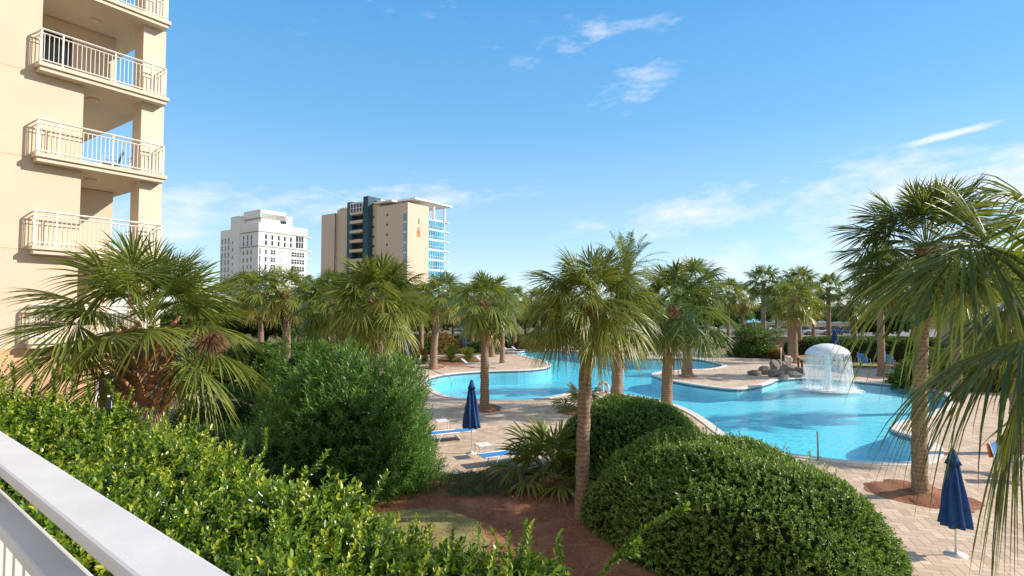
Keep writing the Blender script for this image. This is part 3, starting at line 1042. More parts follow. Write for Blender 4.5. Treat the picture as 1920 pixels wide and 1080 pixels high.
palm(942, 58, 580, 'small palm right of the mulch ring palm', CR[3], 0.9, (0.26, 0.2))
palm(602, 48, 590, 'small pale palm left of the forked palm trunk', CR[2], 0.9, (0.26, 0.2))
palm(1062, 72, 578, 'far palm seen through the crown of the tall foreground palm', CR[0], 1.1, (0.3, 0.22))
palm(455, 62, 555, 'far palm beside the big palm crown, below the white high-rise', CR[3], 1.2, (0.3, 0.22))
palm(1330, 100, 572, 'far palm above the white garden chairs', CR[1], 1.3, (0.3, 0.22))

# the palm whose fronds hang into the picture from the right, trunk just outside it
nb = thing('palm_tree', (4.75, 3.9, 0), 'near fan palm whose long fronds hang into the picture from the right edge', 'palm tree')
trunk(4.6, 0.22, 0.2, (0.1, 0), 77, nb)
out = [[], [], [], 0]
r_ = np.random.default_rng(5)
def frond_to(hub_px, hub_py, D, tip_px, tip_py, R, roll=0.0, droop=.6, tint=.4, ns=70, span=1.9, start=(0.1, 0, 4.65), fold=0.25, dD=0.0):
    """a frond from the crown heart whose fan opens at a given place"""
    hub = P(hub_px, hub_py, D) - Vector((4.75, 3.9, 0))
    tip = P(tip_px, tip_py, D + dD) - Vector((4.75, 3.9, 0))
    d = (tip - hub).normalized()
    az_ = math.atan2(d.y, d.x); el_ = math.asin(d.z)
    fan_frond(out, np.array(hub - d * 0.25), az_, el_, 0.25, R, r_, ns, droop, span, fold, tint, True, roll, 0.02)
    mb_ = MB().tube([Vector(start), Vector(start).lerp(hub, .5) + Vector((0, 0, .18)), hub - d * 0.2], [.02, .013, .009], 5)
    V = np.array(mb_.v); Q = np.array([f for f in mb_.f if len(f) == 4]) + out[3]
    out[0].append(V); out[1].append(Q); out[2].append(np.full(len(V), .55)); out[3] += len(V)
frond_to(1835, 455, 4.3, 1610, 560, 1.05, roll=0.5, droop=.5, tint=.24, dD=.2)
frond_to(1950, 625, 3.4, 1700, 690, 0.95, roll=-0.2, droop=.62, tint=.16, dD=.1)
frond_to(1930, 690, 3.3, 1850, 900, 0.85, roll=-0.5, droop=.5, tint=.14, start=(.1, 0, 4.5))
frond_to(1900, 560, 4.6, 1720, 640, 1.0, roll=-0.4, droop=.45, tint=.24)
frond_to(1870, 480, 4.4, 1760, 300, 0.75, roll=0.9, droop=.2, tint=.30, ns=26, span=.9)
frond_to(1990, 430, 4.0, 1900, 350, 0.9, roll=0.3, droop=.5, tint=.40)
frond_to(2080, 600, 4.2, 2150, 900, 1.0, roll=0.3, droop=.5, tint=.35)
for i in range(16):
    a_ = i * 2.4
    if math.cos(a_) < -0.25:
        continue
    fan_frond(out, np.array([0.1, 0, 4.6]), a_, rad(70 - i * 6), 1.1, 1.0, r_, 30, .5, tint=.35)
link(bpy.data.objects.new('crown', finish(out, 'crown')), nb)

# young palms without a trunk
def young(px, py, R, label, n=14, tint=.42, seed=1, top=80, low=0, name='palmetto', D=None, feather=False):
    b = G(px, py) if D is None else P(px, 586, D)
    t = thing(name, (b.x, b.y, 0), label, 'palm shrub')
    me = feather_crown('foliage', seed, n, R, low, 26, tint) if feather else fan_crown('foliage', seed, n, R * .5, R * .5, 26, True, .28, low, 0.05, tint, top)
    o = bpy.data.objects.new('foliage', me)
    link(o, t)
    o.location = (0, 0, 0.15)
    MB().tube([(0, 0, -.05), (0, 0, .1), (0, 0, .3)], [.14, .15, .09], 10).build('stump', 'boot', t, True)
    return t
young(1034, 905, 2.1, 'bright fan palmetto growing at the left end of the shaped shrub', 26, .48, 31, low=14)
young(1090, 770, 1.6, 'small yellow-green palmetto by the near pool edge left of the tall trunk', 16, .52, 32)
young(845, 676, 2.6, 'dark cycad clump in the mulch bed left of the pool', 44, .15, 33, name='cycad', feather=True)
young(878, 678, 2.2, 'lighter cycad beside the darker one in the mulch bed', 34, .40, 34, name='cycad', feather=True)
young(745, 660, 1.8, 'yellowing cycad at the edge of the path behind the oleander', 24, .55, 35, name='cycad', feather=True)

# trunk rings of pine straw
for (px, py, rx, ry) in ((909, 766, 0.95, 1.25), (812, 689, 1.2, 1.8), (1287, 706, 0.7, 0.8), (1248, 770, .7, .7), (1090, 772, 1.2, 1.2)):
    round_bed(G(px, py), rx, ry)
island = G(1715, 926)
round_bed(island, 1.05, 1.35)
bed([island + Vector(v) for v in ((-1.2, .2, 0), (-.6, -.9, 0), (.9, -1.25, 0), (1.3, -.2, 0), (.6, 1.0, 0), (-.6, 1.1, 0))], 0.010)

# ------------------------------------------------------------------ shrubs
# clipped mounds in the foreground right
make_shrub('shrub', (4.75, 12.75, 0), 'big rounded clipped shrub filling the lower right foreground beside the paving', 'shrub', 3.5, 2.25, 2.45, 13500, 'leaf_mound', 8, 0.12, 0.066, 0.030, 0.60, 2.35, 0.06, 2.6, 5, rad(-56), 1.0, 0.55, 0.3, True, shrink=0.95, tvar=.3)
make_shrub('shrub', (3.95, 18.2, 0), 'darker rounded clipped shrub behind the trunk of the tall foreground palm', 'shrub', 2.35, 2.2, 2.35, 7500, 'leaf_mound', 8, 0.12, 0.07, 0.03, 0.42, 2.4, 0.06, 2.0, 6, rad(-30), 1.0, 0.6, 0.2, True, shrink=0.95)

big_m = bpy.data.objects['shrub']
big_m.rotation_euler = (0, rad(4), rad(-56))
big_m.location.z = -0.22
pq, nq = mound_points(170, 3.5, 2.25, 2.45, 2.35, 0.06, 2.6, 205)
link(bpy.data.objects.new('shoots', sprig_cloud(pq, nq, 16, 0.30, .062, .028, 'leaf_mound', 'shoots', .72, .8, .3, .7, True, .2, 9)), big_m)

# oleander: long upright shoots with narrow leaves
def oleander(loc, label, a, b, h, n, seed, tint=.45, L=.15, W=.027, name='oleander_bush'):
    t = thing(name, loc, label, 'bush')
    r = np.random.default_rng(seed)
    p, nn = mound_points(n, a, b, h, 2.1, 0.12, 2.0, seed, zmin=0.25)
    tintv = None
    depth = r.uniform(0.78, 1.04, (len(p), 1))
    hz = p[:, 2:3] / h
    me = sprig_cloud(p * depth, nn * 0.8 + np.array([0, 0, 0.55]), 15, 0.42, L, W, 'leaf_oleander', 'foliage', tint, 0.85, 0.35, 0.35, False, .22, seed)
    link(bpy.data.objects.new('foliage', me), t)
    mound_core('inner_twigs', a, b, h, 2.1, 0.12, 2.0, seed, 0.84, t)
    mb = MB()
    rr_ = random.Random(seed)
    for i in range(14):
        az_ = i * 2.4
        e = Vector((math.cos(az_) * a * .75, math.sin(az_) * b * .75, h * rr_.uniform(.45, .9)))
        mb.tube([(math.cos(az_) * .2, math.sin(az_) * .2, 0), e * 0.5 + Vector((0, 0, .1)), e], [.035, .022, .01], 6)
    mb.build('stems', 'branch', t, True)
    return t
oleander((-5.15, 17.0, 0), 'large oleander bush with narrow leaves in the middle foreground left of the closed umbrella', 2.65, 2.3, 3.8, 4300, 41, .42, .19, .034).rotation_euler = (0, rad(9), 0)
oleander((-7.6, 20.5, 0), 'bright green bush behind and left of the oleander, at the edge of the big palm', 1.7, 1.7, 3.9, 2400, 42, .55, .10, .03, name='green_bush')
oleander((-6.4, 14.8, 0), 'dark low bush with bare stems between the hedge and the oleander', 1.1, 1.2, 2.1, 900, 43, .2, .10, .022, name='low_bush')

make_shrub('low_bush', (-8.9, 13.2, 0), 'dark leafy bush under the right side of the big palm crown', 'bush', 1.5, 1.3, 1.9, 1500, 'leaf_shrub', 7, .16, .09, .045, .30, 2.2, .12, 2.4, 81, shrink=.85)
make_shrub('low_bush', (-5.9, 11.2, 0), 'low dark bush just behind the bright hedge, left of the lawn oval', 'bush', 1.5, 1.4, 1.2, 1500, 'leaf_shrub', 7, .16, .08, .04, .25, 2.2, .12, 2.4, 82, shrink=.85)
make_shrub('low_bush', (-11.4, 22.6, 0), 'green bush in the gap between the tower and the bright bush', 'bush', 2.2, 1.8, 1.9, 1800, 'leaf_shrub', 7, .26, .12, .06, .40, 2.1, .16, 2.0, 84, shrink=.8)
make_shrub('low_bush', (-8.9, 17.4, 0), 'dark bush left of the oleander with bare stems below', 'bush', 1.5, 1.5, 1.7, 1500, 'leaf_shrub', 7, .22, .10, .05, .22, 2.1, .16, 2.0, 85, shrink=.8)
make_shrub('low_bush', (-10.8, 15.6, 0), 'shadowed bush between the big palm trunk and the tower', 'bush', 1.6, 1.4, 2.0, 1400, 'leaf_shrub', 7, .16, .09, .045, .35, 2.2, .12, 2.4, 83, shrink=.85)

# background shrubs: a few kinds, copied
GS = 'shrubs in the beds beyond the pool'
S1 = make_shrub('shrub', (0, 0, 0), 'x', 'shrub', 2.0, 1.8, 1.5, 2000, 'leaf_shrub', 7, .40, .19, .09, .45, 2.0, .2, 2.2, 51, group=GS, shrink=.78)
S2 = make_shrub('shrub', (0, 0, 0), 'x', 'shrub', 2.0, 1.8, 1.5, 2000, 'leaf_rust', 7, .40, .19, .08, .45, 2.0, .2, 2.2, 52, group=GS, shrink=.78)
S3 = make_shrub('hedge', (0, 0, 0), 'x', 'hedge', 4.5, 1.5, 1.7, 4200, 'leaf_shrub', 6, .2, .16, .08, .18, 4.0, .05, 1.5, 53, group=GS, shrink=.93)
used = set()
def put(src, px, D, sc, label, z=0, rz=None):
    b = P(px, 586, D)
    loc = (b.x, b.y, z)
    if src not in used:
        used.add(src)
        src.location = loc
        src.rotation_euler = (0, 0, rz or 0)
        src.scale = (sc,) * 3 if isinstance(sc, (int, float)) else sc
        src['label'] = label
        return src
    return copy_tree(src, loc, random.uniform(0, 6) if rz is None else rz, label, GS, sc)
put(S1, 1415, 66, (1.35, 1.2, 1.0), 'low green shrubs under the round-topped tree')
put(S1, 795, 72, 1.3, 'pale green shrub behind the blue umbrella and the table')
put(S2, 745, 58, 1.2, 'rusty orange shrub left of the far blue umbrella')
put(S2, 1450, 64, .55, 'small golden grass tuft on the mulch right of the round-topped tree')
put(S1, 735, 52, .9, 'yellow-green shrub close behind the table and chairs')
put(S3, 920, 84, (1.5, 1, 1.1), 'long dark hedge behind the row of loungers')
put(S3, 1010, 88, (1.6, 1, 1.1), 'dark hedge behind the crown of the tall foreground palm')
put(S3, 1560, 70, (1.25, 1, 1.15), 'dark hedge directly behind the mushroom fountain', rz=-.1)
put(S3, 1690, 60, (1.25, 1, 1.35), 'dark hedge behind the black fence right of the fountain', rz=-.15)
put(S3, 1840, 46, (1.2, 1, 1.3), 'dark hedge at the right behind the hanging fronds', rz=-.2)
put(S1, 650, 46, 1.3, 'green shrub behind the forked palm')
put(S1, 560, 44, 1.6, 'green shrub at the foot of the skirted palm')
put(S1, 600, 36, 1.35, 'green shrub just above the bright bush')
put(S2, 825, 72, 1.3, 'brown shrub beyond the slim leaning palm')
put(S1, 905, 74, 1.0, 'green shrub behind the cycads')
put(S2, 990, 78, .9, 'brown shrub at the end of the lounger row')
put(S1, 1120, 80, 1.5, 'green shrub beyond the far pool edge')
put(S1, 1190, 78, 1.4, 'green shrub behind the date palm')
put(S2, 1250, 80, 1.3, 'brown shrub behind the spreading palm')
put(S1, 1330, 84, 1.5, 'green shrub beyond the white garden chairs')
put(S1, 470, 40, 1.6, 'green shrub hidden partly by the big palm')
put(S1, 1760, 40, 1.4, 'green shrub right of the black fence')
put(S2, 1900, 38, 1.4, 'golden shrub at the right edge of the picture')
put(S1, 700, 66, 1.5, 'green shrub in the dark grove behind the broad palm')

# broadleaf trees: trunk with limbs and a crown of leaf clumps
def broad_tree(name, loc, label, h, R, seed, mat='leaf_shrub', tint=.35, n=26, group=None, flat=.8, cat='tree', LS=.17):
    t = thing(name, loc, label, cat, group)
    rr_ = random.Random(seed)
    mb = MB()
    mb.tube([(0, 0, -.1), (.05, 0, h * .3), (0, .05, h * .55)], [.22, .17, .12], 8)
    Pn, Nn = [], []
    r = np.random.default_rng(seed)
    for i in range(n):
        d = Vector((rr_.gauss(0, 1), rr_.gauss(0, 1), abs(rr_.gauss(0, .8)))).normalized() * R * rr_.uniform(.35, .95)
        c = Vector((d.x, d.y, h * .55 + d.z * flat + .1))
        mb.tube([(0, 0, h * .3 + rr_.uniform(0, h * .2)), c * .5 + Vector((0, 0, h * .28)), c], [.08, .05, .02], 5)
        m = 55
        q = nrm(r.normal(0, 1, (m, 3)))
        Pn.append(np.array(c) + q * R * .30 * r.uniform(.5, 1, (m, 1))); Nn.append(q)
    mb.build('trunk', 'branch', t, True)
    me = sprig_cloud(np.concatenate(Pn), np.concatenate(Nn), 8, .28, LS, LS * .47, mat, 'crown', tint, 1.0, .5, .3, False, .25, seed)
    link(bpy.data.objects.new('crown', me), t)
    return t
broad_tree('evergreen_tree', G(1415, 668), 'round-topped green tree on bare grey stems beyond the lawn strip', 3.9, 3.0, 61, tint=.55, flat=.55)
GT = 'trees in the grove behind the pool'
T0 = broad_tree('grove_tree', P(690, 586, 92) * 1, 'dark tree of the grove behind the broad palm', 8.2, 5.0, 62, tint=.32, n=60, group=GT, LS=.40)
T0.location.z = 0
k_ = 0
for (px, D, s_, lb) in ((450, 70, .85, 'grove tree at the foot of the white high-rise'), (560, 86, .85, 'grove tree between the two high-rises'), (630, 74, .8, 'grove tree under the left edge of the beige high-rise'),
                        (760, 96, .95, 'grove tree under the right side of the beige high-rise'), (850, 104, .95, 'grove tree right of the beige high-rise'), (940, 110, .95, 'grove tree behind the mulch ring palm'),
                        (1030, 112, .95, 'grove tree behind the tall foreground palm'), (1130, 110, .9, 'grove tree behind the date palm'), (1210, 112, .95, 'grove tree right of the date palm'),
                        (1290, 118, .95, 'grove tree behind the peninsula palm'), (1370, 140, .9, 'grove tree far behind the round-topped tree'), (1440, 150, .9, 'grove tree beyond the parking lot behind the tall thin palm'), (1520, 150, .9, 'grove tree beyond the parked cars'),
                        (1580, 150, .8, 'grove tree beyond the fountain'), (1720, 90, 1.0, 'grove tree behind the tall dark palm'), (1820, 80, 1.0, 'grove tree left of the grey-roofed house'), (380, 60, .8, 'grove tree behind the big palm'),
                        (500, 60, .8, 'grove tree left of the skirted palm'), (590, 62, .8, 'grove tree between the skirted palm and the forked palm'), (660, 58, .75, 'grove tree right of the forked palm crown'), (725, 70, .8, 'grove tree close behind the broad palm'),
                        (800, 84, .8, 'grove tree left of the slim leaning palm'), (895, 94, .8, 'grove tree beyond the cycads'), (985, 98, .8, 'grove tree beyond the row of loungers'), (1085, 96, .8, 'grove tree beyond the far pool edge'), (1175, 98, .75, 'grove tree beyond the far boulders'),
                        (1250, 100, .8, 'grove tree left of the peninsula palm'), (1345, 104, .8, 'grove tree right of the peninsula palm'), (1660, 80, .7, 'grove tree left of the tall dark palm')):
    b_ = P(px, 586, D)
    copy_tree(T0, (b_.x, b_.y, 0), k_ * 1.3, lb, GT, (s_ * 1.15, s_ * 1.15, s_))
    k_ += 1

# ------------------------------------------------------------------ the foreground hedge
hx = np.array([-9.0, -7.2, -5.9, -4.4, -3.3, -2.6, -1.9, -1.15, -0.4, 0.35, 0.95, 1.25])
hyf = np.array([8.2, 7.6, 7.0, 6.6, 6.1, 5.5, 5.0, 4.65, 4.2, 3.85, 3.5, 3.2])
hzt = np.array([4.2, 4.15, 4.05, 3.85, 3.76, 3.63, 3.58, 3.55, 3.47, 3.35, 3.18, 2.93])
D1 = Vector((0.571, 0.821, 0)); D2 = Vector((-0.821, 0.571, 0))
def hedge_pt(x, q):
    """q in 0..1 across the top from the building side, 1..1.8 down the outer face"""
    yf = np.interp(x, hx, hyf)
    zt = np.interp(x, hx, hzt)
    yn = np.clip(0.9 - 0.70 * (x - 0.3), 1.0, 99)
    yn = np.minimum(yn, yf - 0.6)
    qq = np.clip(q, 0, 1)
    y = yn + (yf - yn) * qq
    dn = np.clip(q - 1, 0, 1)
    z = zt - 0.16 * (1 - qq) ** 1 - np.clip(qq - .88, 0, 1) ** 2 * 9.0 - dn * 3.4
    y = y + np.sin(np.clip(dn * 3, 0, 1.57)) * 0.12
    pts = np.stack([x, y, z], -1)
    l = lumps(pts.reshape(-1, 3), 2.6, 71).reshape(x.shape)
    l2 = lumps(pts.reshape(-1, 3), 7.0, 72).reshape(x.shape)
    pts[..., 2] += (0.14 * l + 0.13 * l2) * (dn < 0.05)
    pts[..., 1] += (0.06 * l2)
    return pts
hedge = thing('hedge', (0, 0, 0), 'glossy bright green hedge filling the lower left foreground just beyond the white railing', 'hedge')
n_ = 7600
xs_ = rng.uniform(-8.6, 1.22, n_ * 2)
# denser near the camera
keep = rng.uniform(0, 1, n_ * 2) < np.interp(xs_, [-8.6, -5, -2, 1.2], [.35, .5, .8, 1])
xs_ = xs_[keep]
qs_ = rng.uniform(0.0, 1.28, len(xs_))
p = hedge_pt(xs_, qs_)
e1 = hedge_pt(xs_ + .04, qs_) - p
e2 = hedge_pt(xs_, qs_ + .02) - p
nn = nrm(np.cross(e1, e2))
nn[nn[:, 2] < -.2] *= -1
tn_ = 0.50 + 0.16 * lumps(p, 1.6, 75)
me = sprig_cloud(p - nn * 0.05, nn * np.array([1, 1, .9]) + np.array([0.12, 0, 0]), 12, 0.20, 0.060, 0.030, 'leaf_hedge', 'foliage', 0.44, 0.95, 0.6, 0.35, True, .46, 76)
link(bpy.data.objects.new('foliage', me), hedge)
# taller whips sticking out of the top, denser on the outer edge
m_ = 240
xw = rng.uniform(-8, 1.15, m_)
qw = rng.uniform(.55, 1.03, m_)
pw_ = hedge_pt(xw, qw)
me = sprig_cloud(pw_, np.tile([0.25, 0.1, 1.0], (m_, 1)), 26, 0.32, 0.045, 0.024, 'leaf_hedge', 'shoots', 0.66, 0.8, 0.3, 0.2, True, .2, 77)
link(bpy.data.objects.new('shoots', me), hedge)
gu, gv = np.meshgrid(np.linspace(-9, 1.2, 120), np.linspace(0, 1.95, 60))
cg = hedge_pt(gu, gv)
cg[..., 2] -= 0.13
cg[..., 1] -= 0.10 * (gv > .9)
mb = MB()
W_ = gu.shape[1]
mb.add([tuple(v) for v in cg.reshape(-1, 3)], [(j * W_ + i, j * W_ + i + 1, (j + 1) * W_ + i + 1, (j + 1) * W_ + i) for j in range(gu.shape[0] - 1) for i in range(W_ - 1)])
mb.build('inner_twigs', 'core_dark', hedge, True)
# long arching shoot at the right end
def long_shoot(pts, J, L, seed, W=.026):
    pts = [np.array(p_) for p_ in pts]
    r = np.random.default_rng(seed)
    tt = np.linspace(0, 1, J)
    path = np.stack([np.interp(tt, np.linspace(0, 1, len(pts)), [q[k] for q in pts]) for k in range(3)], 1)
    tan = nrm(np.gradient(path, axis=0))
    me_ = sprig_cloud(path, tan, 5, 0.035, L, W, 'leaf_hedge', 'shoots', 0.55, 0.9, 0.15, 0.0, True, .12, seed)
    link(bpy.data.objects.new('shoots', me_), hedge)
    MB().tube([tuple(v) for v in path], [0.004] * J, 5).build('stems', 'branch', hedge)
long_shoot([P(1120, 1095, 3.5), P(1150, 1050, 3.5), P(1190, 1005, 3.5), P(1235, 975, 3.5), P(1278, 953, 3.5)], 34, .04, 1)
long_shoot([P(1150, 1050, 3.5), P(1185, 1040, 3.45), P(1195, 1022, 3.4)], 12, .045, 2)
long_shoot([P(975, 1060, 3.7), P(980, 1020, 3.7), P(985, 990, 3.7)], 10, .045, 3)
long_shoot([P(1040, 1090, 3.6), P(1050, 1050, 3.6), P(1048, 1015, 3.6)], 12, .045, 4)
long_shoot([P(685, 960, 4.6), P(700, 930, 4.6), P(722, 895, 4.6)], 14, .05, 5)
long_shoot([P(560, 900, 5.1), P(590, 880, 5.1), P(612, 850, 5.1)], 14, .05, 6)
long_shoot([P(490, 860, 5.6), P(498, 840, 5.6), P(500, 812, 5.6)], 12, .05, 7)
for i, (px, py) in enumerate(((20, 690), (60, 680), (95, 700), (130, 690), (160, 715), (210, 720))):
    long_shoot([P(px, py + 60, 6.6), P(px + 8, py + 30, 6.6), P(px + 5 * (-1) ** i, py, 6.6)], 14, .055, 20 + i)
# dark ground cover at the near paving edge
gc = []
r = np.random.default_rng(9)
for i in range(700):
    q = G(r.uniform(835, 965), r.uniform(888, 935))
    gc.append((q.x, q.y, 0.02))
gc = np.array(gc)
me = sprig_cloud(gc, np.tile([0, 0, 1.0], (len(gc), 1)), 8, .22, .06, .02, 'leaf_oleander', 'ground_cover', .12, 1.1, .6, 0, False, .2, 8)
tag(link(bpy.data.objects.new('ground_cover', me)), 'dark sprawling ground cover on the mulch below the sun lounger', 'ground cover', kind='stuff')
# loose pine straw and litter on the mulch
gc = []
for i in range(9000):
    gc.append((r.uniform(-3.5, 4.5), r.uniform(7, 17), 0.012))
gc = np.array(gc)
MATS['straw'] = simple('straw', (0.40, 0.20, 0.10), .9, .4, 8)
me = sprig_cloud(gc, np.tile([0, 0, .15], (len(gc), 1)), 2, .03, .12, .014, 'straw', 'pine_straw', .5, .6, .9, 0, False, .3, 18)
tag(link(bpy.data.objects.new('pine_straw', me)), 'scattered reddish pine straw on the mulch between the shrubs', 'pine straw', kind='stuff')

# ------------------------------------------------------------------ beige tower at the left
# frame: origin at the left end of the balcony edge; s runs along the facade (away), t runs into the building
TO = P(57, 586, 17.9); TO.z = 0
def T3(s, t, z):
    return TO + D1 * s + D2 * t + Vector((0, 0, z))
def s_at(px, t):
    """s where picture column px meets the plane at depth t"""
    k = (px - 960) / F
    o = TO + D2 * t
    return (k * o.y - o.x) / (D1.x - k * D1.y)
tower = thing('apartment_tower', (TO.x, TO.y, 0), 'beige stucco apartment tower with stacked corner balconies at the left edge', 'building')
M_T = Matrix.Translation((-TO.x, -TO.y, 0))
def tbox(mb, s0, s1, t0, t1, z0, z1):
    c = [T3(s, t, z) - Vector((TO.x, TO.y, 0)) for z in (z0, z1) for (s, t) in ((s0, t0), (s1, t0), (s1, t1), (s0, t1))]
    mb.add(c, [(0, 3, 2, 1), (4, 5, 6, 7), (0, 1, 5, 4), (1, 2, 6, 5), (2, 3, 7, 6), (3, 0, 4, 7)])
    return mb
levels = [4.05, 7.1, 10.12, 13.12, 16.1, 19.1]       # slab undersides
TW = 0.42                                                # wall plane
sE = 3.86
s_w2 = s_at(144, TW)
s_w1 = s_at(60, TW)
mb = MB()
# wall between levels: edge of the solid wall differs per floor
edges = [s_w2, s_w2, s_w2, s_w2, s_w1, s_w1]
zb = [4.05, 7.1, 10.12, 13.12, 16.1, 19.1, 22.1]
wl = MB(); tbox(wl, -16, s_w2, TW, TW + 9, 4.05, 13.12 + 0.01); wl.build('wall', 'stucco', tower)
wl = MB(); tbox(wl, -16, s_w1, TW + 0.001, TW + 9, 13.13, 22.5); wl.build('wall', 'stucco', tower)
wl = MB(); tbox(wl, -16, s_w2 + 1.2, TW - 0.012, TW + 9, -.2, 4.045); wl.build('ground_floor_wall', 'stucco_low', tower)
# inner back walls of the loggias
s_b = s_at(206, 3.6)
wl = MB(); tbox(wl, s_w2, s_b, 3.6, 9.3, 4.3, 10.1); wl.build('wall', 'stucco', tower)
wl = MB(); tbox(wl, s_w2, s_w2 + .35, 2.6, 9.3, 10.35, 13.1); wl.build('wall', 'stucco', tower)
wl = MB(); tbox(wl, s_w1, s_at(203, 2.6), 2.6, 9.3, 13.35, 16.08); wl.build('wall', 'stucco', tower)
wl = MB(); tbox(wl, s_w1, s_at(203, 2.6), 2.6, 9.3, 16.35, 22.5); wl.build('wall', 'stucco', tower)
for zj in (7.24, 10.26, 13.1, 16.2):
    jm = MB(); tbox(jm, -16, (s_w2 if zj < 13 else s_w1) - .002, TW - .004, TW + .02, zj, zj + .022); jm.build('wall_joint', 'stucco_low', tower)
# sliding doors on the back wall
for zf in (13.36, 16.36):
    d_ = MB(); tbox(d_, s_w1 + .25, s_w1 + 1.45, 2.54, 2.597, zf, zf + 2.2); d_.build('sliding_door', 'glass_dark', tower)
# corner column
sc0, sc1 = s_at(255, TW), s_at(298, TW)
for a_, b_ in zip(levels[:-1], levels[1:]):
    cmb = MB(); tbox(cmb, sc0, sc1, TW, TW + .75, a_ + .25, b_); cmb.build('corner_column', 'stucco_trim', tower)
cmb = MB(); tbox(cmb, sc0, sc1, TW, TW + .75, -.2, levels[0]); cmb.build('corner_column', 'stucco_low', tower)
def local(v):
    return v - Vector((TO.x, TO.y, 0))
for li, z in enumerate(levels):
    sl_ = MB()
    tbox(sl_, 0.02, sE - .02, 0.02, 9.0, z, z + .14)
    tbox(sl_, -0.03, sE + .05, -0.05, 9.0, z + .14, z + .27)
    so = sl_.build('balcony_slab', 'stucco_trim', tower)
    # ceiling lamp under the slab
    if li > 0:
        lp = MB()
        c = local(T3(2.0, 1.6, z))
        lp.lathe([(0.0, -.001), (0.19, -.001), (0.2, -.03), (0.14, -.08), (0.0, -.09)], 16, c)
        lp.build('ceiling_lamp', 'stucco_trim', tower, True)
    if li == len(levels) - 1:
        continue
    zf = z + .27
    rl = MB()
    def bar(a, b, rr_=.022, sq=True, mb_=None):
        (mb_ or rl).tube([local(T3(*a)), local(T3(*b))], rr_, 4)
    t0_, t1_ = 0.06, TW + 0.02
    for (zz, r2) in ((1.12, .034), (0.98, .022), (0.10, .024)):
        bar((0.05, t0_, zf + zz), (sE - .05, t0_, zf + zz), r2)
        bar((0.05, t0_, zf + zz), (0.05, t1_, zf + zz), r2)
        bar((sE - .05, t0_, zf + zz), (sE - .05, 3.2, zf + zz), r2)
    ro = rl.build('balcony_railing', 'tower_rail', tower)
    bl = MB()
    s_ = 0.12
    while s_ < sE - .1:
        bar((s_, t0_, zf + .10), (s_, t0_, zf + .98), .013, mb_=bl)
        s_ += .128
    s_ = .2
    while s_ < 3.1:
        bar((sE - .05, t0_ + s_, zf + .10), (sE - .05, t0_ + s_, zf + .98), .013, mb_=bl)
        s_ += .128
    bar((.05, t0_ + .15, zf + .1), (.05, t0_ + .15, zf + .98), .013, mb_=bl)
    bar((.05, t0_ + .27, zf + .1), (.05, t0_ + .27, zf + .98), .013, mb_=bl)
    bl.build('balusters', 'tower_rail', ro)
    for sp_ in (.05, .62, 2.15, 3.35, sE - .05):
        pm = MB(); bar((sp_, t0_, zf), (sp_, t0_, zf + 1.10), .035, mb_=pm); pm.build('post', 'tower_rail', ro)
# ground floor window with white frame
win = MB()
s0w, s1w = s_at(184, TW - .02), s_at(246, TW - .02)
fr_ = MB()
for (a, b, c, d) in ((s0w, s1w, 1.0, 1.1), (s0w, s1w, 3.0, 3.1), (s0w, s0w + .08, 1.1, 3.0), (s1w - .08, s1w, 1.1, 3.0), ((s0w + s1w) / 2 - .03, (s0w + s1w) / 2 + .03, 1.1, 3.0), (s0w, s1w, 2.2, 2.26)):
    tbox(fr_, a, b, TW - .06, TW + .02, c, d)
wo_ = fr_.build('window', 'white_paint', tower)
tbox(win, s0w + .01, s1w - .01, TW - .03, TW + .03, 1.02, 3.08)
win.build('pane', 'glass_dark', wo_)

# garden chairs for balconies, terraces and pool side
def make_chair(label, cat='chair', sling='sling_pale', group=None, name='garden_chair'):
    t = thing(name, (0, 0, 0), label, cat, group)
    for s in (-1, 1):
        MB().tube([(s * .27, -.25, 0), (s * .27, -.22, .38), (s * .27, -.2, .62), (s * .27, .26, .62), (s * .27, .36, 0)], .014, 6).build('frame_side', 'white_paint', t, True)
        MB().tube([(s * .24, -.24, .42), (s * .24, .22, .36), (s * .24, .42, .98)], .014, 6).build('back_frame', 'white_paint', t, True)
    m = MB()
    pts = [(-.24, .43), (.0, .375), (.22, .37), (.30, .58), (.40, .94)]
    v, f = [], []
    for (y, z) in pts:
        v += [(-.24, y, z), (.24, y, z), (.24, y, z - .008), (-.24, y, z - .008)]
    for i in range(len(pts) - 1):
        a = i * 4
        f += [(a, a + 1, a + 5, a + 4), (a + 3, a + 7, a + 6, a + 2), (a + 1, a + 2, a + 6, a + 5), (a, a + 4, a + 7, a + 3)]
    m.add(v, f).build('seat', sling, t)
    return t
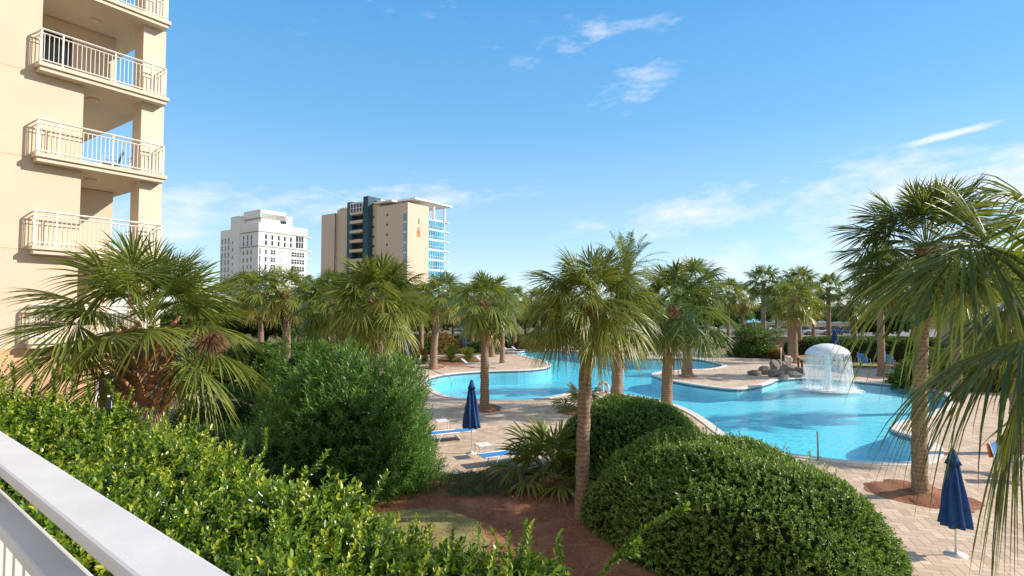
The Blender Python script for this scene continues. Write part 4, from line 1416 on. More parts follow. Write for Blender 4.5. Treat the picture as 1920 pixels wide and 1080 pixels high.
def make_lounger(label, back=0.0, sling='sling_blue', group=None):
    """long x axis: foot at x=0, head at x=1.95"""
    t = thing('sun_lounger', (0, 0, 0), label, 'sun lounger', group)
    xb, zb_ = 1.3 + .65 * math.cos(back), .36 + .65 * math.sin(back)
    for s in (-1, 1):
        MB().tube([(0, s * .31, .34), (.05, s * .31, .36), (1.3, s * .31, .36)], .018, 6).build('frame_rail', 'white_paint', t, True)
        MB().tube([(1.3, s * .31, .36), (xb, s * .31, zb_)], .018, 6).build('back_frame', 'white_paint', t, True)
        MB().tube([(.55, s * .31, .36), (.38, s * .31, .02), (.12, s * .31, 0)][:2], .016, 6).build('leg', 'white_paint', t, True)
        MB().tube([(1.1, s * .31, .36), (1.38, s * .31, 0)], .016, 6).build('leg', 'white_paint', t, True)
    m = MB()
    pts = [(0.02, .365), (.6, .352), (1.3, .365), (xb, zb_ + .005)]
    v, f = [], []
    for (x, z) in pts:
        v += [(x, -.29, z), (x, .29, z), (x, .29, z - .01), (x, -.29, z - .01)]
    for i in range(len(pts) - 1):
        a = i * 4
        f += [(a, a + 4, a + 5, a + 1), (a + 3, a + 2, a + 6, a + 7), (a, a + 3, a + 7, a + 4), (a + 1, a + 5, a + 6, a + 2)]
    f += [(0, 1, 2, 3), (len(v) - 4, len(v) - 1, len(v) - 2, len(v) - 3)]
    m.add(v, f).build('sling', sling, t)
    bars = MB()
    for (x, z) in ((0.02, .35), (.45, .06), (1.33, .06)):
        bars.tube([(x, -.31, z), (x, .31, z)], .013, 6)
    bars.build('crossbar', 'white_paint', t, True)
    return t
def make_table(label, r=.3, h=.45, square=True, name='side_table', cat='side table'):
    t = thing(name, (0, 0, 0), label, cat)
    if square:
        MB().box((0, 0, h), (.52, .52, .04)).build('table_top', 'white_paint', t, bevel=.008)
        for sx_ in (-1, 1):
            for sy_ in (-1, 1):
                MB().tube([(sx_ * .22, sy_ * .22, h - .02), (sx_ * .23, sy_ * .23, 0)], .016, 6).build('leg', 'white_paint', t)
    else:
        MB().lathe([(0, h), (r, h), (r + .01, h - .02), (r, h - .04), (0, h - .04)], 28).build('table_top', 'white_paint', t, True)
        for k in range(4):
            a = k * math.pi / 2 + .6
            MB().tube([(.2 * r * math.cos(a), .2 * r * math.sin(a), h - .03), (.75 * r * math.cos(a), .75 * r * math.sin(a), 0)], .02, 6).build('leg', 'white_paint', t)
    return t
def make_umbrella(label, group, loc, hgt=2.55, lift=.95, rad_=.27, tilt=0, pole=True):
    t = thing('closed_umbrella', loc, label, 'umbrella', group)
    MB().tube([(0, 0, 0), (0, 0, hgt)], .02, 8).build('pole', 'white_paint', t, True)
    fold = lambda th, z: 1 + .20 * math.cos(8 * th + z * 1.5) + .07 * math.sin(3 * th + z * 4)
    pr = []
    for k in range(15):
        q = k / 14
        pr.append((.045 + (rad_ - .045) * q ** .75, hgt - .12 - (hgt - lift - .12) * q))
    pr.append((rad_ * .5, lift + .05))
    MB().lathe(pr, 64, fn=fold).build('canopy', 'canvas_blue', t, True)
    MB().lathe([(.01, hgt + .02), (.05, hgt - .04), (.10, hgt - .22), (.145, hgt - .33), (.12, hgt - .31)], 32, fn=lambda th, z: 1 + .1 * math.cos(8 * th)).build('vent_cap', 'canvas_blue', t, True)
    MB().lathe([(0, hgt + .09), (.018, hgt + .06), (.012, hgt + .02), (.02, hgt)], 10).build('finial', 'white_paint', t, True)
    MB().lathe([(.02, .12), (.03, .11), (.03, .03), (.20, .025), (.21, 0)], 20).build('base', 'coping', t, True)
    return t

GU = 'closed blue umbrellas'
make_umbrella('closed blue umbrella between the two blue loungers in front of the left pool lobe', GU, G(884, 850), 2.7, .95, .30)
make_umbrella('closed blue umbrella half hidden by hanging fronds at the lower right', GU, G(1793, 1040), 2.25, .62, .27)
make_umbrella('closed blue umbrella standing in the white table with pale chairs', GU, G(762, 684), 3.0, 1.0, .38)
make_umbrella('closed blue umbrella behind the cycads', GU, G(870, 663), 3.1, 1.0, .4)
make_umbrella('closed blue umbrella tip rising behind the mushroom fountain', GU, G(1566, 678), 3.4, 1.2, .5)

def place(o, loc, rz=0):
    o.location = loc
    o.rotation_euler = (0, 0, rz)
    return o
GL = 'blue loungers near the closed umbrella'
L0 = make_lounger('blue sling lounger beside the palmetto with its head under the fronds', 0.0, group=GL)
place(L0, G(900, 880) + Vector((0, .3, 0)), rad(27))
copy_tree(L0, G(800, 830), rad(24), 'blue sling lounger left of the umbrella pole with its head behind the oleander', GL)
place(make_table('square white side table between the umbrella pole and the nearer blue lounger'), G(905, 862) + Vector((0, .35, 0)), rad(25))
tb = bpy.data.objects['side_table']
copy_tree(tb, G(828, 808) , rad(25), 'white side table half behind the right edge of the oleander')
GW = 'pale loungers across the pool'
L1 = make_lounger('pale lounger nearest the cycad in the group behind the mulch ring palm', rad(38), 'sling_pale', group=GW)
place(L1, G(925, 683), rad(160))
copy_tree(L1, G(900, 688), rad(170), 'pale lounger left of the mulch ring palm trunk', GW)
copy_tree(L1, G(940, 690), rad(165), 'pale lounger just right of the mulch ring palm trunk', GW)
for i, (px, py, lb) in enumerate(((950, 660, 'leftmost raised lounger in the far row by the hedge'), (968, 660, 'second raised lounger from the left in the far row'), (985, 661, 'third raised lounger of the far row'), (1002, 655, 'fourth raised lounger in the far row, in front of the brown shrub'), (1018, 654, 'rightmost lounger of the far row by the far pool lobe'))):
    copy_tree(L1, G(px, py), rad(175 - 6 * i), lb, GW)
GC_ = 'white garden chairs'
C0 = make_chair('white chair left of the table under the far blue umbrella', group=GC_)
ctr = G(762, 684)
place(C0, ctr + Vector((-1.1, -.3, 0)), rad(100))
copy_tree(C0, ctr + Vector((1.1, -.2, 0)), rad(-95), 'white chair right of the table under the far blue umbrella', GC_)
copy_tree(C0, ctr + Vector((.3, -1.1, 0)), rad(165), 'white chair on the near side of the table under the far blue umbrella', GC_)
copy_tree(C0, ctr + Vector((-.3, 1.1, 0)), rad(10), 'white chair on the far side of the table under the far blue umbrella', GC_)
place(make_table('round white table with a closed blue umbrella through its middle', .62, .73, False, 'garden_table', 'table'), ctr, 0)
ct2 = G(1325, 668)
copy_tree(bpy.data.objects['garden_table'], ct2, 0, 'round white table between stacked white chairs beyond the peninsula')
for i, (dx, lb) in enumerate(((-1.7, 'white chair at the left end of the group beyond the peninsula'), (-.9, 'white chair second from left in the group beyond the peninsula'), (.9, 'white chair right of the round table beyond the peninsula'), (1.8, 'white chair at the right end of the group beyond the peninsula'))):
    copy_tree(C0, ct2 + Vector((dx, -.2, 0)), rad(20 * i - 20), lb, GC_)
B0 = make_chair('blue sling chair just right of the mushroom fountain', 'chair', 'sling_blue', 'blue chairs behind the shallow end')
place(B0, G(1621, 692), rad(-15))
B0.scale = (1.5,) * 3
copy_tree(B0, G(1668, 695), rad(-25), 'blue sling chair nearer the tall dark palm, with its back to the fence', 'blue chairs behind the shallow end')
copy_tree(B0, P(200, 586, 20.6), 0)
bc = bpy.data.objects[-1]
# chairs on the tower balconies
bch = [o for o in bpy.data.objects if o.name.startswith('garden_chair') and abs(o.location.y - 20.6) < .01][0]
bch['label'] = 'dark lounge chair on the second balcony from the top of the beige tower'
bch['group'] = 'chairs on the tower balconies'
bch.location = T3(2.6, 1.6, 10.40); bch.scale = (1, 1, 1); bch.rotation_euler = (0, 0, rad(-60))
copy_tree(bch, T3(1.0, 1.4, 7.375), rad(-80), 'chair on the lowest visible balcony of the beige tower, above the big palm', 'chairs on the tower balconies')
# orange towel over a chair
oc = copy_tree(B0, G(1893, 890), rad(20), 'white-framed chair with an orange towel at the right edge', 'chairs at the right edge', 1.0)
tw = MB()
tw.box((0, .34, .74), (.5, .07, .46), 0)
ot = tw.build('towel', 'towel_orange', None, bevel=.03)
ot.location = oc.location; ot.rotation_euler = (rad(-8), 0, rad(20))
tag(ot, 'bright orange towel draped over the back of the chair at the right edge', 'towel')
copy_tree(C0, G(1935, 905), rad(60), 'plain white chair beside the chair with the orange towel', 'chairs at the right edge')

# ------------------------------------------------------------------ mushroom fountain
ft = thing('mushroom_fountain', (FC.x, FC.y, -.2), 'white mushroom fountain with water curtains falling into the shallow end', 'fountain')
MB().lathe([(.22, 0), (.20, .1), (.19, 2.5), (.32, 2.62)], 24).build('column', 'white_paint', ft, True)
MB().lathe([(0.000, 3.22), (0.348, 3.19), (0.783, 3.07), (1.131, 2.88), (1.322, 2.68), (1.357, 2.56), (1.305, 2.50), (1.044, 2.52), (0.261, 2.60)], 48).build('cap', 'white_paint', ft, True)
cu = MB().lathe([(1.366, 2.62), (1.409, 2.4), (1.453, 2.0), (1.496, 1.4), (1.531, .8), (1.566, .15)], 96, fn=lambda th, z: 1 + .015 * math.sin(23 * th) + .01 * math.sin(7 * th + z))
cu.build('water_curtain', 'falling_water', ft, True)
cu = MB().lathe([(1.305, 2.5), (1.322, 2.0), (1.357, 1.2), (1.392, .15)], 96, fn=lambda th, z: 1 + .02 * math.sin(17 * th + 1))
cu.build('water_curtain', 'falling_water', ft, True)
MB().lathe([(1.366, 2.60), (1.322, 2.72), (1.131, 2.92), (0.783, 3.11), (0.348, 3.23), (0.000, 3.26)], 48, fn=lambda th, z: 1 + .012 * math.sin(9 * th)).build('water_film', 'white_paint', ft, True)
fo = MB()
fv, ff = [(0, 0, .125)], []
for r in range(1, 13):
    for k in range(48):
        th = 2 * math.pi * k / 48
        q = 2.2 * r / 12
        fv.append((q * math.cos(th), q * math.sin(th), .105 + (.10 * math.exp(-((q - 1.52) / .22) ** 2)) * random.uniform(.4, 1.2)))
for k in range(48):
    ff.append((0, 1 + k, 1 + (k + 1) % 48))
for r in range(11):
    for k in range(48):
        a, b_ = 1 + r * 48 + k, 1 + r * 48 + (k + 1) % 48
        ff.append((a, a + 48, b_ + 48, b_))
fo.add(fv, ff).build('foam', 'foam', ft, True)

sp_ = MB()
rs_ = random.Random(3)
for i in range(900):
    th = rs_.uniform(0, 2 * math.pi)
    hgt_ = abs(rs_.gauss(0, .22))
    rr2 = 1.53 + rs_.gauss(0, .13) + hgt_ * .2
    c = Vector((rr2 * math.cos(th), rr2 * math.sin(th), .12 + hgt_))
    d_ = rs_.uniform(.008, .022)
    sp_.add([c + Vector((d_, 0, -d_)), c + Vector((-d_, d_, -d_)), c + Vector((-d_, -d_, -d_)), c + Vector((0, 0, d_ * 1.6))], [(0, 1, 3), (1, 2, 3), (2, 0, 3), (2, 1, 0)])
tag(sp_.build('spray', 'white_paint', ft), kind='stuff')

# ------------------------------------------------------------------ rocks, rings, poles, signs
def boulder(loc, sx_, sy_, sz_, seed, label):
    bm = bmesh.new()
    bmesh.ops.create_icosphere(bm, subdivisions=4, radius=1)
    rr_ = random.Random(seed)
    planes = [Vector((rr_.gauss(0, 1), rr_.gauss(0, 1), rr_.gauss(.3, 1))).normalized() for _ in range(9)]
    off = Vector((seed * 3.1, 0, 0))
    for v in bm.verts:
        p_ = v.co.copy()
        k = 1.0
        for pl_ in planes:
            d = p_.dot(pl_)
            if d > .72:
                p_ -= pl_ * (d - .72) * .9
        p_ *= 1 + .12 * noise.noise(p_ * 1.6 + off) + .05 * noise.noise(p_ * 5 + off)
        v.co = Vector((p_.x * sx_, p_.y * sy_, p_.z * sz_ + sz_ * .55))
    me = bpy.data.meshes.new('boulder')
    bm.to_mesh(me); bm.free()
    me.materials.append(MATS['rock'])
    o = bpy.data.objects.new('boulder', me)
    link(o)
    o.location = loc
    o.rotation_euler = (0, 0, seed)
    return tag(o, label, 'boulder', 'boulders at the pool edge')
for i, (px, py, w_, h_, lb) in enumerate(((1414, 703, .72, .42, 'leftmost low grey boulder on the peninsula'), (1434, 702, .62, .62, 'pale tall boulder second from the left'), (1455, 706, .8, .52, 'dark flat boulder in the middle of the rock pile'),
                                          (1452, 695, .6, .85, 'dark boulder at the back below the sign pole'), (1478, 700, .85, .8, 'large dark boulder below the life ring'), (1487, 708, .7, .5, 'slanting pale slab at the right of the rock pile'),
                                          (1468, 711, .55, .34, 'low boulder touching the water'), (1498, 704, .6, .7, 'dark boulder nearest the fountain'), (1462, 689, .4, .7, 'small mossy boulder at the top of the rock pile'))):
    boulder(G(px, py), w_, w_ * .8, h_ * .75, i + 1, lb)
for i, (px, py) in enumerate(((1150, 668), (1175, 671), (1198, 673), (1165, 667))):
    boulder(G(px, py), 1.0, .8, .5, 20 + i, ['low grey boulder at the far pool edge behind the date palm trunk', 'flat boulder right of the one behind the date palm trunk', 'rounded boulder at the far pool edge near the spreading palm', 'boulder at the back of the far pool edge group'][i])

def life_ring(name, loc, R, label, rz=0):
    o = thing(name, loc, label, 'life ring', rz=rz)
    pts = [(R * math.cos(a), 0, R * math.sin(a)) for a in np.linspace(0, 2 * math.pi, 33)]
    MB().tube(pts, R * .28, 12, cap=False).build('ring', 'white_paint', o, True)
    for k in range(4):
        bm_ = MB()
        a = k * math.pi / 2 + .78
        c = Vector((R * math.cos(a), 0, R * math.sin(a)))
        tdir = Vector((-math.sin(a), 0, math.cos(a)))
        bm_.tube([c - tdir * R * .16, c + tdir * R * .16], R * .30, 12)
        bm_.build('band', 'towel_orange', o, True)
    return o
st = thing('ring_stand', G(1477, 700), 'white stand carrying the life ring behind the boulders', 'stand')
MB().tube([(0, 0, 0), (0, 0, 1.4)], .04, 8).build('pole', 'white_paint', st, True)
MB().box((0, -.05, 1.25), (.5, .04, .5)).build('backboard', 'white_paint', st)
life_ring('life_ring', G(1477, 700) + Vector((0, -.2, 1.15)), .26, 'white life ring hanging above the dark boulders')
sg = thing('sign_post', G(1465, 693), 'slim pale post with a small round yellowish sign left of the thick-trunked palm', 'sign')
MB().tube([(0, 0, 0), (0, 0, 2.2)], .035, 8).build('pole', 'white_paint', sg, True)
MB().lathe([(0, -.02), (.2, -.02), (.2, .02), (0, .02)], 20).build('sign_disc', 'straw', sg).rotation_euler = (rad(90), 0, 0)
sg.children[-1].location = (0, -.05, 2.2)
st2 = thing('ring_stand', G(1131, 752), 'white post with a round disc beside the palmetto at the near pool edge', 'stand')
MB().tube([(0, 0, 0), (0, 0, .9)], .04, 8).build('pole', 'white_paint', st2, True)
life_ring('life_ring', G(1131, 752) + Vector((0, -.12, .8)), .3, 'white life ring on the post beside the palmetto', rad(-35))
rp = thing('rescue_pole', G(1169, 748), 'thin white pole standing upright right of the date palm trunk', 'pole')
MB().tube([(0, 0, 0), (0, 0, 2.9)], .03, 8).build('pole', 'white_paint', rp, True)
MB().tube([(0, 0, 2.9), (.1, 0, 3.1), (.25, 0, 3.05)], .02, 6).build('hook', 'white_paint', rp, True)

def handrail(loc, rz, label, h=.85, ln=.7, single=False):
    t = thing('pool_handrail', loc, label, 'handrail', rz=rz)
    MB().tube([(0, 0, 0), (0, 0, h * .85), (.1, 0, h), (.25, 0, h), (ln, 0, h * .4), (ln, 0, -.3)] if not single else [(0, 0, 0), (0, 0, h * .96), (.0, .04, h)], .028, 10).build('rail', 'metal_grey', t, True)
    MB().lathe([(.03, .03), (.06, .02), (.07, 0)], 14).build('flange', 'metal_grey', t, True)
    return t
handrail(G(1534, 864), 0, 'upright steel handrail at the near edge of the pool', 1.0, .5, True)
handrail(G(1022, 688), rad(150), 'steel handrail at the tip of the left paved lobe')
handrail(G(803, 716), rad(-25), 'white handrail at the leftmost end of the pool', .9, 2.0)

for i, (px, py, lb) in enumerate(((1385, 664, 'dark bollard light on the lawn strip left of the round-topped tree'), (1497, 690, 'dark bollard light behind the boulders near the fountain'), (1504, 696, 'short dark bollard light closest to the fountain'))):
    t = thing('bollard_light', G(px, py), lb, 'bollard', 'bollard lights')
    MB().tube([(0, 0, 0), (0, 0, .85)], .09, 12).build('post', 'wood_dark', t, True)
    MB().lathe([(0, .98), (.14, .93), (.15, .86), (.09, .85)], 16).build('cap', 'wood_dark', t, True)
lp = thing('lamp_post', G(846, 652), 'thin white lamp post beyond the cycads', 'lamp post')
MB().tube([(0, 0, 0), (0, 0, 4.0)], [.07, .04], 8).build('post', 'white_paint', lp, True)
MB().lathe([(.04, 4.0), (.16, 4.05), (.18, 4.3), (.1, 4.4), (0, 4.42)], 14).build('lantern', 'white_paint', lp, True)
sb = thing('notice_board', G(718, 690), 'blank white notice board on a post right of the broad palm trunk', 'sign')
MB().tube([(0, 0, 0), (0, 0, 1.6)], .05, 8).build('post', 'white_paint', sb, True)
MB().box((0, -.07, 2.0), (.75, .05, 1.0)).build('board', 'white_paint', sb, bevel=.01)

# black picket fence beyond the chairs
fe = thing('metal_fence', G(1600, 682), 'black metal picket fence behind the blue chairs', 'fence')
pA, pB = Vector((0, 0, 0)), G(1960, 684) - G(1600, 682)
n_p = 90
pk = MB()
for i in range(n_p + 1):
    q = pA.lerp(pB, i / n_p)
    pk.tube([q, q + Vector((0, 0, 1.3))], .014, 4)
pk.build('pickets', 'metal_black', fe)
rl = MB()
for z in (.15, 1.2):
    rl.tube([pA + Vector((0, 0, z)), pB + Vector((0, 0, z))], .022, 4)
rl.build('fence_rail', 'metal_black', fe)
for i in range(9):
    q = pA.lerp(pB, i / 8)
    MB().box((q.x, q.y, .72), (.07, .07, 1.44)).build('fence_post', 'metal_black', fe)

# long low wall beyond the parked cars
wl_ = thing('garden_wall', (P(1300, 586, 133).x, 133, 0), 'long low pale wall beyond the parked cars', 'wall')
MB().box((48, 0, 1.6), (90, .3, 2.4)).build('wall_body', 'house_wall', wl_)
MB().box((48, 0, 2.86), (90.4, .5, .12)).build('wall_cap', 'coping', wl_)

# ------------------------------------------------------------------ parked cars
def make_car(label, paint, loc, rz):
    t = thing('parked_car', loc, label, 'car', 'cars parked beyond the hedge', rz)
    sec = [(-2.2, .55, .35, .80), (-2.05, .85, .28, .80), (-1.2, .98, .25, .88), (0, 1.0, .25, .90), (1.2, .92, .25, .88), (1.95, .80, .28, .82), (2.2, .6, .35, .74)]
    mb = MB()
    v, f = [], []
    for (x, zt, z0, hw) in sec:
        v += [(x, -hw, z0), (x, -hw, zt * .72), (x, -hw * .9, zt), (x, hw * .9, zt), (x, hw, zt * .72), (x, hw, z0)]
    for i in range(len(sec) - 1):
        for k in range(6):
            a, b_ = i * 6 + k, i * 6 + (k + 1) % 6
            f.append((a, b_, b_ + 6, a + 6))
    f += [(5, 4, 3, 2, 1, 0), tuple(range(len(v) - 6, len(v)))]
    mb.add(v, f).build('body', paint, t, True)
    cb = MB()
    sec = [(-1.75, .92, .72), (-1.15, 1.42, .62), (.15, 1.47, .62), (1.0, .93, .74)]
    v, f = [], []
    for (x, z, hw) in sec:
        v += [(x, -hw, z), (x, hw, z)]
    for (x, z, hw) in ((-1.75, .9, .8), (-1.1, .92, .85), (.15, .92, .85), (1.0, .9, .8)):
        v += [(x, -hw, z - .04), (x, hw, z - .04)]
    f = [(0, 1, 3, 2), (2, 3, 5, 4), (4, 5, 7, 6), (0, 2, 10, 8), (2, 4, 12, 10), (4, 6, 14, 12), (1, 9, 11, 3), (3, 11, 13, 5), (5, 13, 15, 7)]
    cb.add(v, f).build('windows', 'car_glass', t)
    rf = MB().box((-.5, 0, 1.475), (1.25, 1.16, .04)); rf.build('roof', paint, t, bevel=.015)
    for x in (-1.35, 1.35):
        for s in (-1, 1):
            wm = MB().tube([(x, s * .72, .33), (x, s * .90, .33)], .33, 18); wo2 = wm.build('wheel', 'rubber', t)
            MB().tube([(x, s * .901, .33), (x, s * .915, .33)], .2, 12).build('rim', 'metal_grey', wo2)
    for s in (-1, 1):
        MB().box((2.13, s * .5, .62), (.12, .3, .12)).build('headlight', 'white_paint', t)
        MB().box((-2.12, s * .55, .68), (.12, .24, .14)).build('tail_light', 'towel_orange', t)
    return t
for i, (px, D, paint, lb) in enumerate(((1500, 100, 'car_silver', 'silver car parked left of the thick-trunked palm gap'), (1528, 98, 'car_white', 'white car parked just left of the dark-headed palm'), (1556, 101, 'car_dark', 'dark car parked behind the dark-headed palm trunk'),
                                        (1583, 99, 'car_blue', 'blue car parked above the fountain cap'), (1466, 104, 'car_silver', 'pale silver car parked left of the thick palm trunk'), (1445, 112, 'car_white', 'white car half hidden behind the tall thin palm trunk'), (1622, 104, 'car_dark', 'dark car parked right of the short curved palm'),
                                        (860, 125, 'car_white', 'white car glimpsed beyond the slim leaning palm'), (905, 125, 'car_silver', 'silver car glimpsed behind the mulch ring palm'))):
    b_ = P(px, 586, D)
    make_car(lb, paint, (b_.x, b_.y, 1.3 if px > 1000 else 0), rad(150 + 17 * (i % 3)))

# ------------------------------------------------------------------ far high-rises
def far_frame(px, D):
    O = P(px, 586, D); O.z = 0
    return O
def fb(mb, O, u0, u1, v0, v1, z0, z1):
    c = [D2 * u + D1 * v + Vector((0, 0, z)) for z in (z0, z1) for (u, v) in ((u0, v0), (u1, v0), (u1, v1), (u0, v1))]
    mb.add(c, [(0, 1, 2, 3), (7, 6, 5, 4), (4, 5, 1, 0), (5, 6, 2, 1), (6, 7, 3, 2), (7, 4, 0, 3)])
    return mb
def u_at(O, px, v=0):
    k = (px - 960) / F
    o = O + D1 * v
    return (k * o.y - o.x) / (D2.x - k * D2.y)
def v_at(O, px, u=0):
    k = (px - 960) / F
    o = O + D2 * u
    return (k * o.y - o.x) / (D1.x - k * D1.y)
def z_at(O, u, v, py):
    p_ = O + D2 * u + D1 * v
    return H + (586 - py) / F * p_.y

O1 = far_frame(763, 187)
hr = thing('beige_high_rise', (O1.x, O1.y, 0), 'beige high-rise with a dark navy balcony stack and blue glass bands', 'building')
uL, uN0, uN1 = u_at(O1, 599), u_at(O1, 694), u_at(O1, 653)
vR, vG = v_at(O1, 838), v_at(O1, 803)
def part(name, mat, boxes, parent, O):
    m = MB()
    for b_ in boxes:
        fb(m, O, *b_)
    return m.build(name, mat, parent)
part('wall', 'far_beige', [(0, uN0 - 3, 0, vG, 0, 42.3)], hr, O1)
part('wall', 'far_beige', [(uN0 - 3, uN0, .8, vG, 0, 43.6)], hr, O1)
part('wall', 'far_beige', [(uN1, u_at(O1, 625), 1.2, vG, 0, 43.8)], hr, O1)
part('wall', 'far_beige', [(u_at(O1, 625), uL, .4, vG - 2, 0, 42.6)], hr, O1)
part('roof_parapet', 'far_white', [(8, uN0 - 1, .2, vG - .5, 43.6, 44.2), (uN0 - 3, uN0 - .5, 2, 8, 44.2, 45.4), (uN1 + 1, uN1 + 7, 1.0, 9, 43.8, 44.3)], hr, O1)
part('navy_tower', 'far_navy', [(uN0, uN0 + 2.6, -1.4, vG - 2, 0, 46.4), (uN1 - 2.8, uN1, -1.0, vG - 2, 0, 45.4), (uN0 + 2.6, uN1 - 2.8, 1.2, vG - 2, 0, 43.0)], hr, O1)
zc = 37.4
umid0, umid1 = uN0 + 2.6, uN1 - 2.8
for k in range(11):
    z = zc - 3.45 * k
    if z < 2:
        break
    part('balcony', 'far_beige', [(umid0 - .1, umid1 + .1, -2.0, 1.2, z - .3, z + .75)], hr, O1)
    part('balcony_door', 'dark_void', [(umid0 + .6, umid0 + 4.2, 1.0, 1.19, z + .8, z + 2.6)], hr, O1)
part('balcony', 'far_beige', [(umid0 - .1, umid1 + .1, -2.0, 1.2, 40.3, 41.1)], hr, O1)
b_ = part('glazed_balcony', 'glass_dark', [(umid0, umid1, -1.7, -1.5, 41.1, 44.2)], hr, O1)
part('frame', 'far_white', [(umid0 + k * (umid1 - umid0) / 4 - .12, umid0 + k * (umid1 - umid0) / 4 + .12, -1.9, -1.72, 41.1, 44.4) for k in range(5)] + [(umid0, umid1, -1.9, -1.72, 44.3, 44.7), (umid0, umid1, -1.9, -1.72, 42.5, 42.7)], b_, O1)
# small dark wall vents
for u_ in (u_at(O1, 724.5), u_at(O1, 649), u_at(O1, 695.8)):
    for k in range(10):
        z = 39 - 3.45 * k
        if z < 4: break
        part('wall_vent', 'dark_void', [(u_ - .35, u_ + .35, -.03 if u_ < uN0 - 3 else (.72 if u_ < uN0 else 1.1), .9 if u_ >= uN0 - 3 else .02, z - .4, z + .4)], hr, O1)
part('seam', 'wood_dark', [(u_at(O1, 625) - .1, u_at(O1, 625) + .1, .3, .5, 0, 42.6)], hr, O1)
# blue glass at the corner, in storeys
ug0, ug1 = .6, u_at(O1, 755.5)
for k in range(11):
    z = 38.9 - 3.45 * k
    if z < 2: break
    g_ = part('window', 'glass_blue', [(ug0, ug1, -.06, .02, z - 2.9, z)], hr, O1)
    part('frame', 'far_white', [(ug0, ug1, -.12, -.065, z, z + .5), ((ug0 + ug1) / 2 - .08, (ug0 + ug1) / 2 + .08, -.12, -.065, z - 2.9, z)], g_, O1)
    # left end strip of windows
    part('window', 'glass_dark', [(uL + .001, uL + .05, 1.5, 4, z - 2.4, z)], hr, O1)
# lit right face and the glazed end
part('stain_patch', 'stain', [(-.03, .0, 4.4, 6.0, 31.2, 33.4), (-.03, .0, 4.9, 5.6, 33.4, 34.6)], hr, O1)
part('wall_slot', 'dark_void', [(-.035, .0, 5.1, 5.5, 35.6, 37.4)], hr, O1)
part('wall_slot', 'dark_void', [(-.035, .0, 5.1, 5.5, 16.8, 18.4)], hr, O1)
part('recess', 'dark_void', [(.5, 1.2, vG - .6, vG + .3, 0, 39.0)], hr, O1)
part('glazed_wing', 'far_white', [(1.2, 22, vG + .3, vR, 0, 38.6)], hr, O1)
for k in range(10):
    z = 38.0 - 3.6 * k
    if z < 5: break
    g_ = part('window', 'glass_blue', [(1.05, 1.195, vG + .8, vR - .5, z - 2.75, z)], hr, O1)
    part('frame', 'far_white', [(1.0, 1.045, vG + .8 + j * (vR - vG - 1.3) / 7 - .06, vG + .8 + j * (vR - vG - 1.3) / 7 + .06, z - 2.75, z) for j in range(8)] + [(1.0, 1.045, vG + .8, vR - .5, z - 2.0, z - 1.9)], g_, O1)
    part('sunshade', 'far_white', [(.9, 6, vR, vR + 2.6, z + .1, z + .35)], hr, O1)
part('roof_canopy', 'far_white', [(-.3, 24, vG - 7, vR + 2.6, 43.9, 44.5)], hr, O1)
for v_ in (vG + 3.6, vR - .4):
    part('canopy_post', 'far_white', [(.7, 1.3, v_ - .3, v_ + .3, 38.6, 43.9)], hr, O1)

O2 = far_frame(482, 225)
wh = thing('white_high_rise', (O2.x, O2.y, 0), 'white stepped high-rise with rows of small dark windows', 'building')
uL2 = u_at(O2, 410); vR2 = v_at(O2, 574)
ua, ub = u_at(O2, 449), u_at(O2, 432)
part('wall', 'far_white', [(0, ua, 0, vR2, 0, 41.6)], wh, O2)
part('stair_tower', 'far_white', [(ua, ub, -.6, vR2 - 4, 0, 45.6)], wh, O2)
part('wall', 'far_white', [(ub, uL2, .2, vR2 - 3, 0, 40.6)], wh, O2)
part('penthouse', 'far_white', [(1.5, ua, 2.0, 16, 41.6, 46.0), (1.5, ua + 1, 1.6, 13, 44.2, 47.4)], wh, O2)
part('cornice', 'house_wall', [(-.2, ua - .2, -.25, vR2 + .2, 38.0, 38.35), (-.2, ua - .2, -.25, vR2 + .2, 32.0, 32.35), (1.3, ua + 1.2, 1.4, 13.2, 43.9, 44.2)], wh, O2)
# right face windows (plane u=0)
cols = [v_at(O2, x) for x in (496.5, 508.5, 520.5, 532, 543.5)]
def wnd(u0, u1, v0, v1, z0, z1, mull=0, horiz=False):
    g_ = part('window', 'glass_dark', [(u0, u1, v0, v1, z0, z1)], wh, O2)
    if mull:
        bs = []
        for j in range(1, mull + 1):
            q = v0 + (v1 - v0) * j / (mull + 1)
            bs.append((u0 - .06, u0 - .01, q - .12, q + .12, z0, z1))
        bs.append((u0 - .06, u0 - .01, v0, v1, (z0 + z1) / 2 - .1, (z0 + z1) / 2 + .1))
        part('frame', 'far_white', bs, g_, O2)
for v_ in cols:
    for z in (35.2, 32.75):
        wnd(-.06, .01, v_ - .42, v_ + .42, z, z + 1.9)
va_, vb_ = v_at(O2, 553), v_at(O2, 567)
wnd(-.06, .01, va_, vb_, 32.9, 37.9, 2)
for k in range(8):
    z = 29.0 - 3.05 * k
    if z < 6: break
    wnd(-.06, .01, v_at(O2, 545), v_at(O2, 569), z, z + 1.9, 4)
    wnd(-.06, .01, v_at(O2, 506), v_at(O2, 514.5), z + .1, z + 1.9, 1)
    wnd(-.06, .01, cols[0] - .3, cols[0] + .4, z + .1, z + 1.9)
    wnd(-.06, .01, v_at(O2, 525), v_at(O2, 528), z + 1.4, z + 1.8)
    wnd(-.06, .01, .5, .95, z - .2, z + 2.2)
    part('balcony', 'far_white', [(.2, 8, vR2, vR2 + 2.4, z - .5, z - .2)], wh, O2)
part('balcony', 'far_white', [(.2, 8, vR2, vR2 + 2.6, 37.9, 38.2)], wh, O2)
part('balcony', 'far_white', [(.2, 8, vR2, vR2 + 2.6, 31.9, 32.3)], wh, O2)
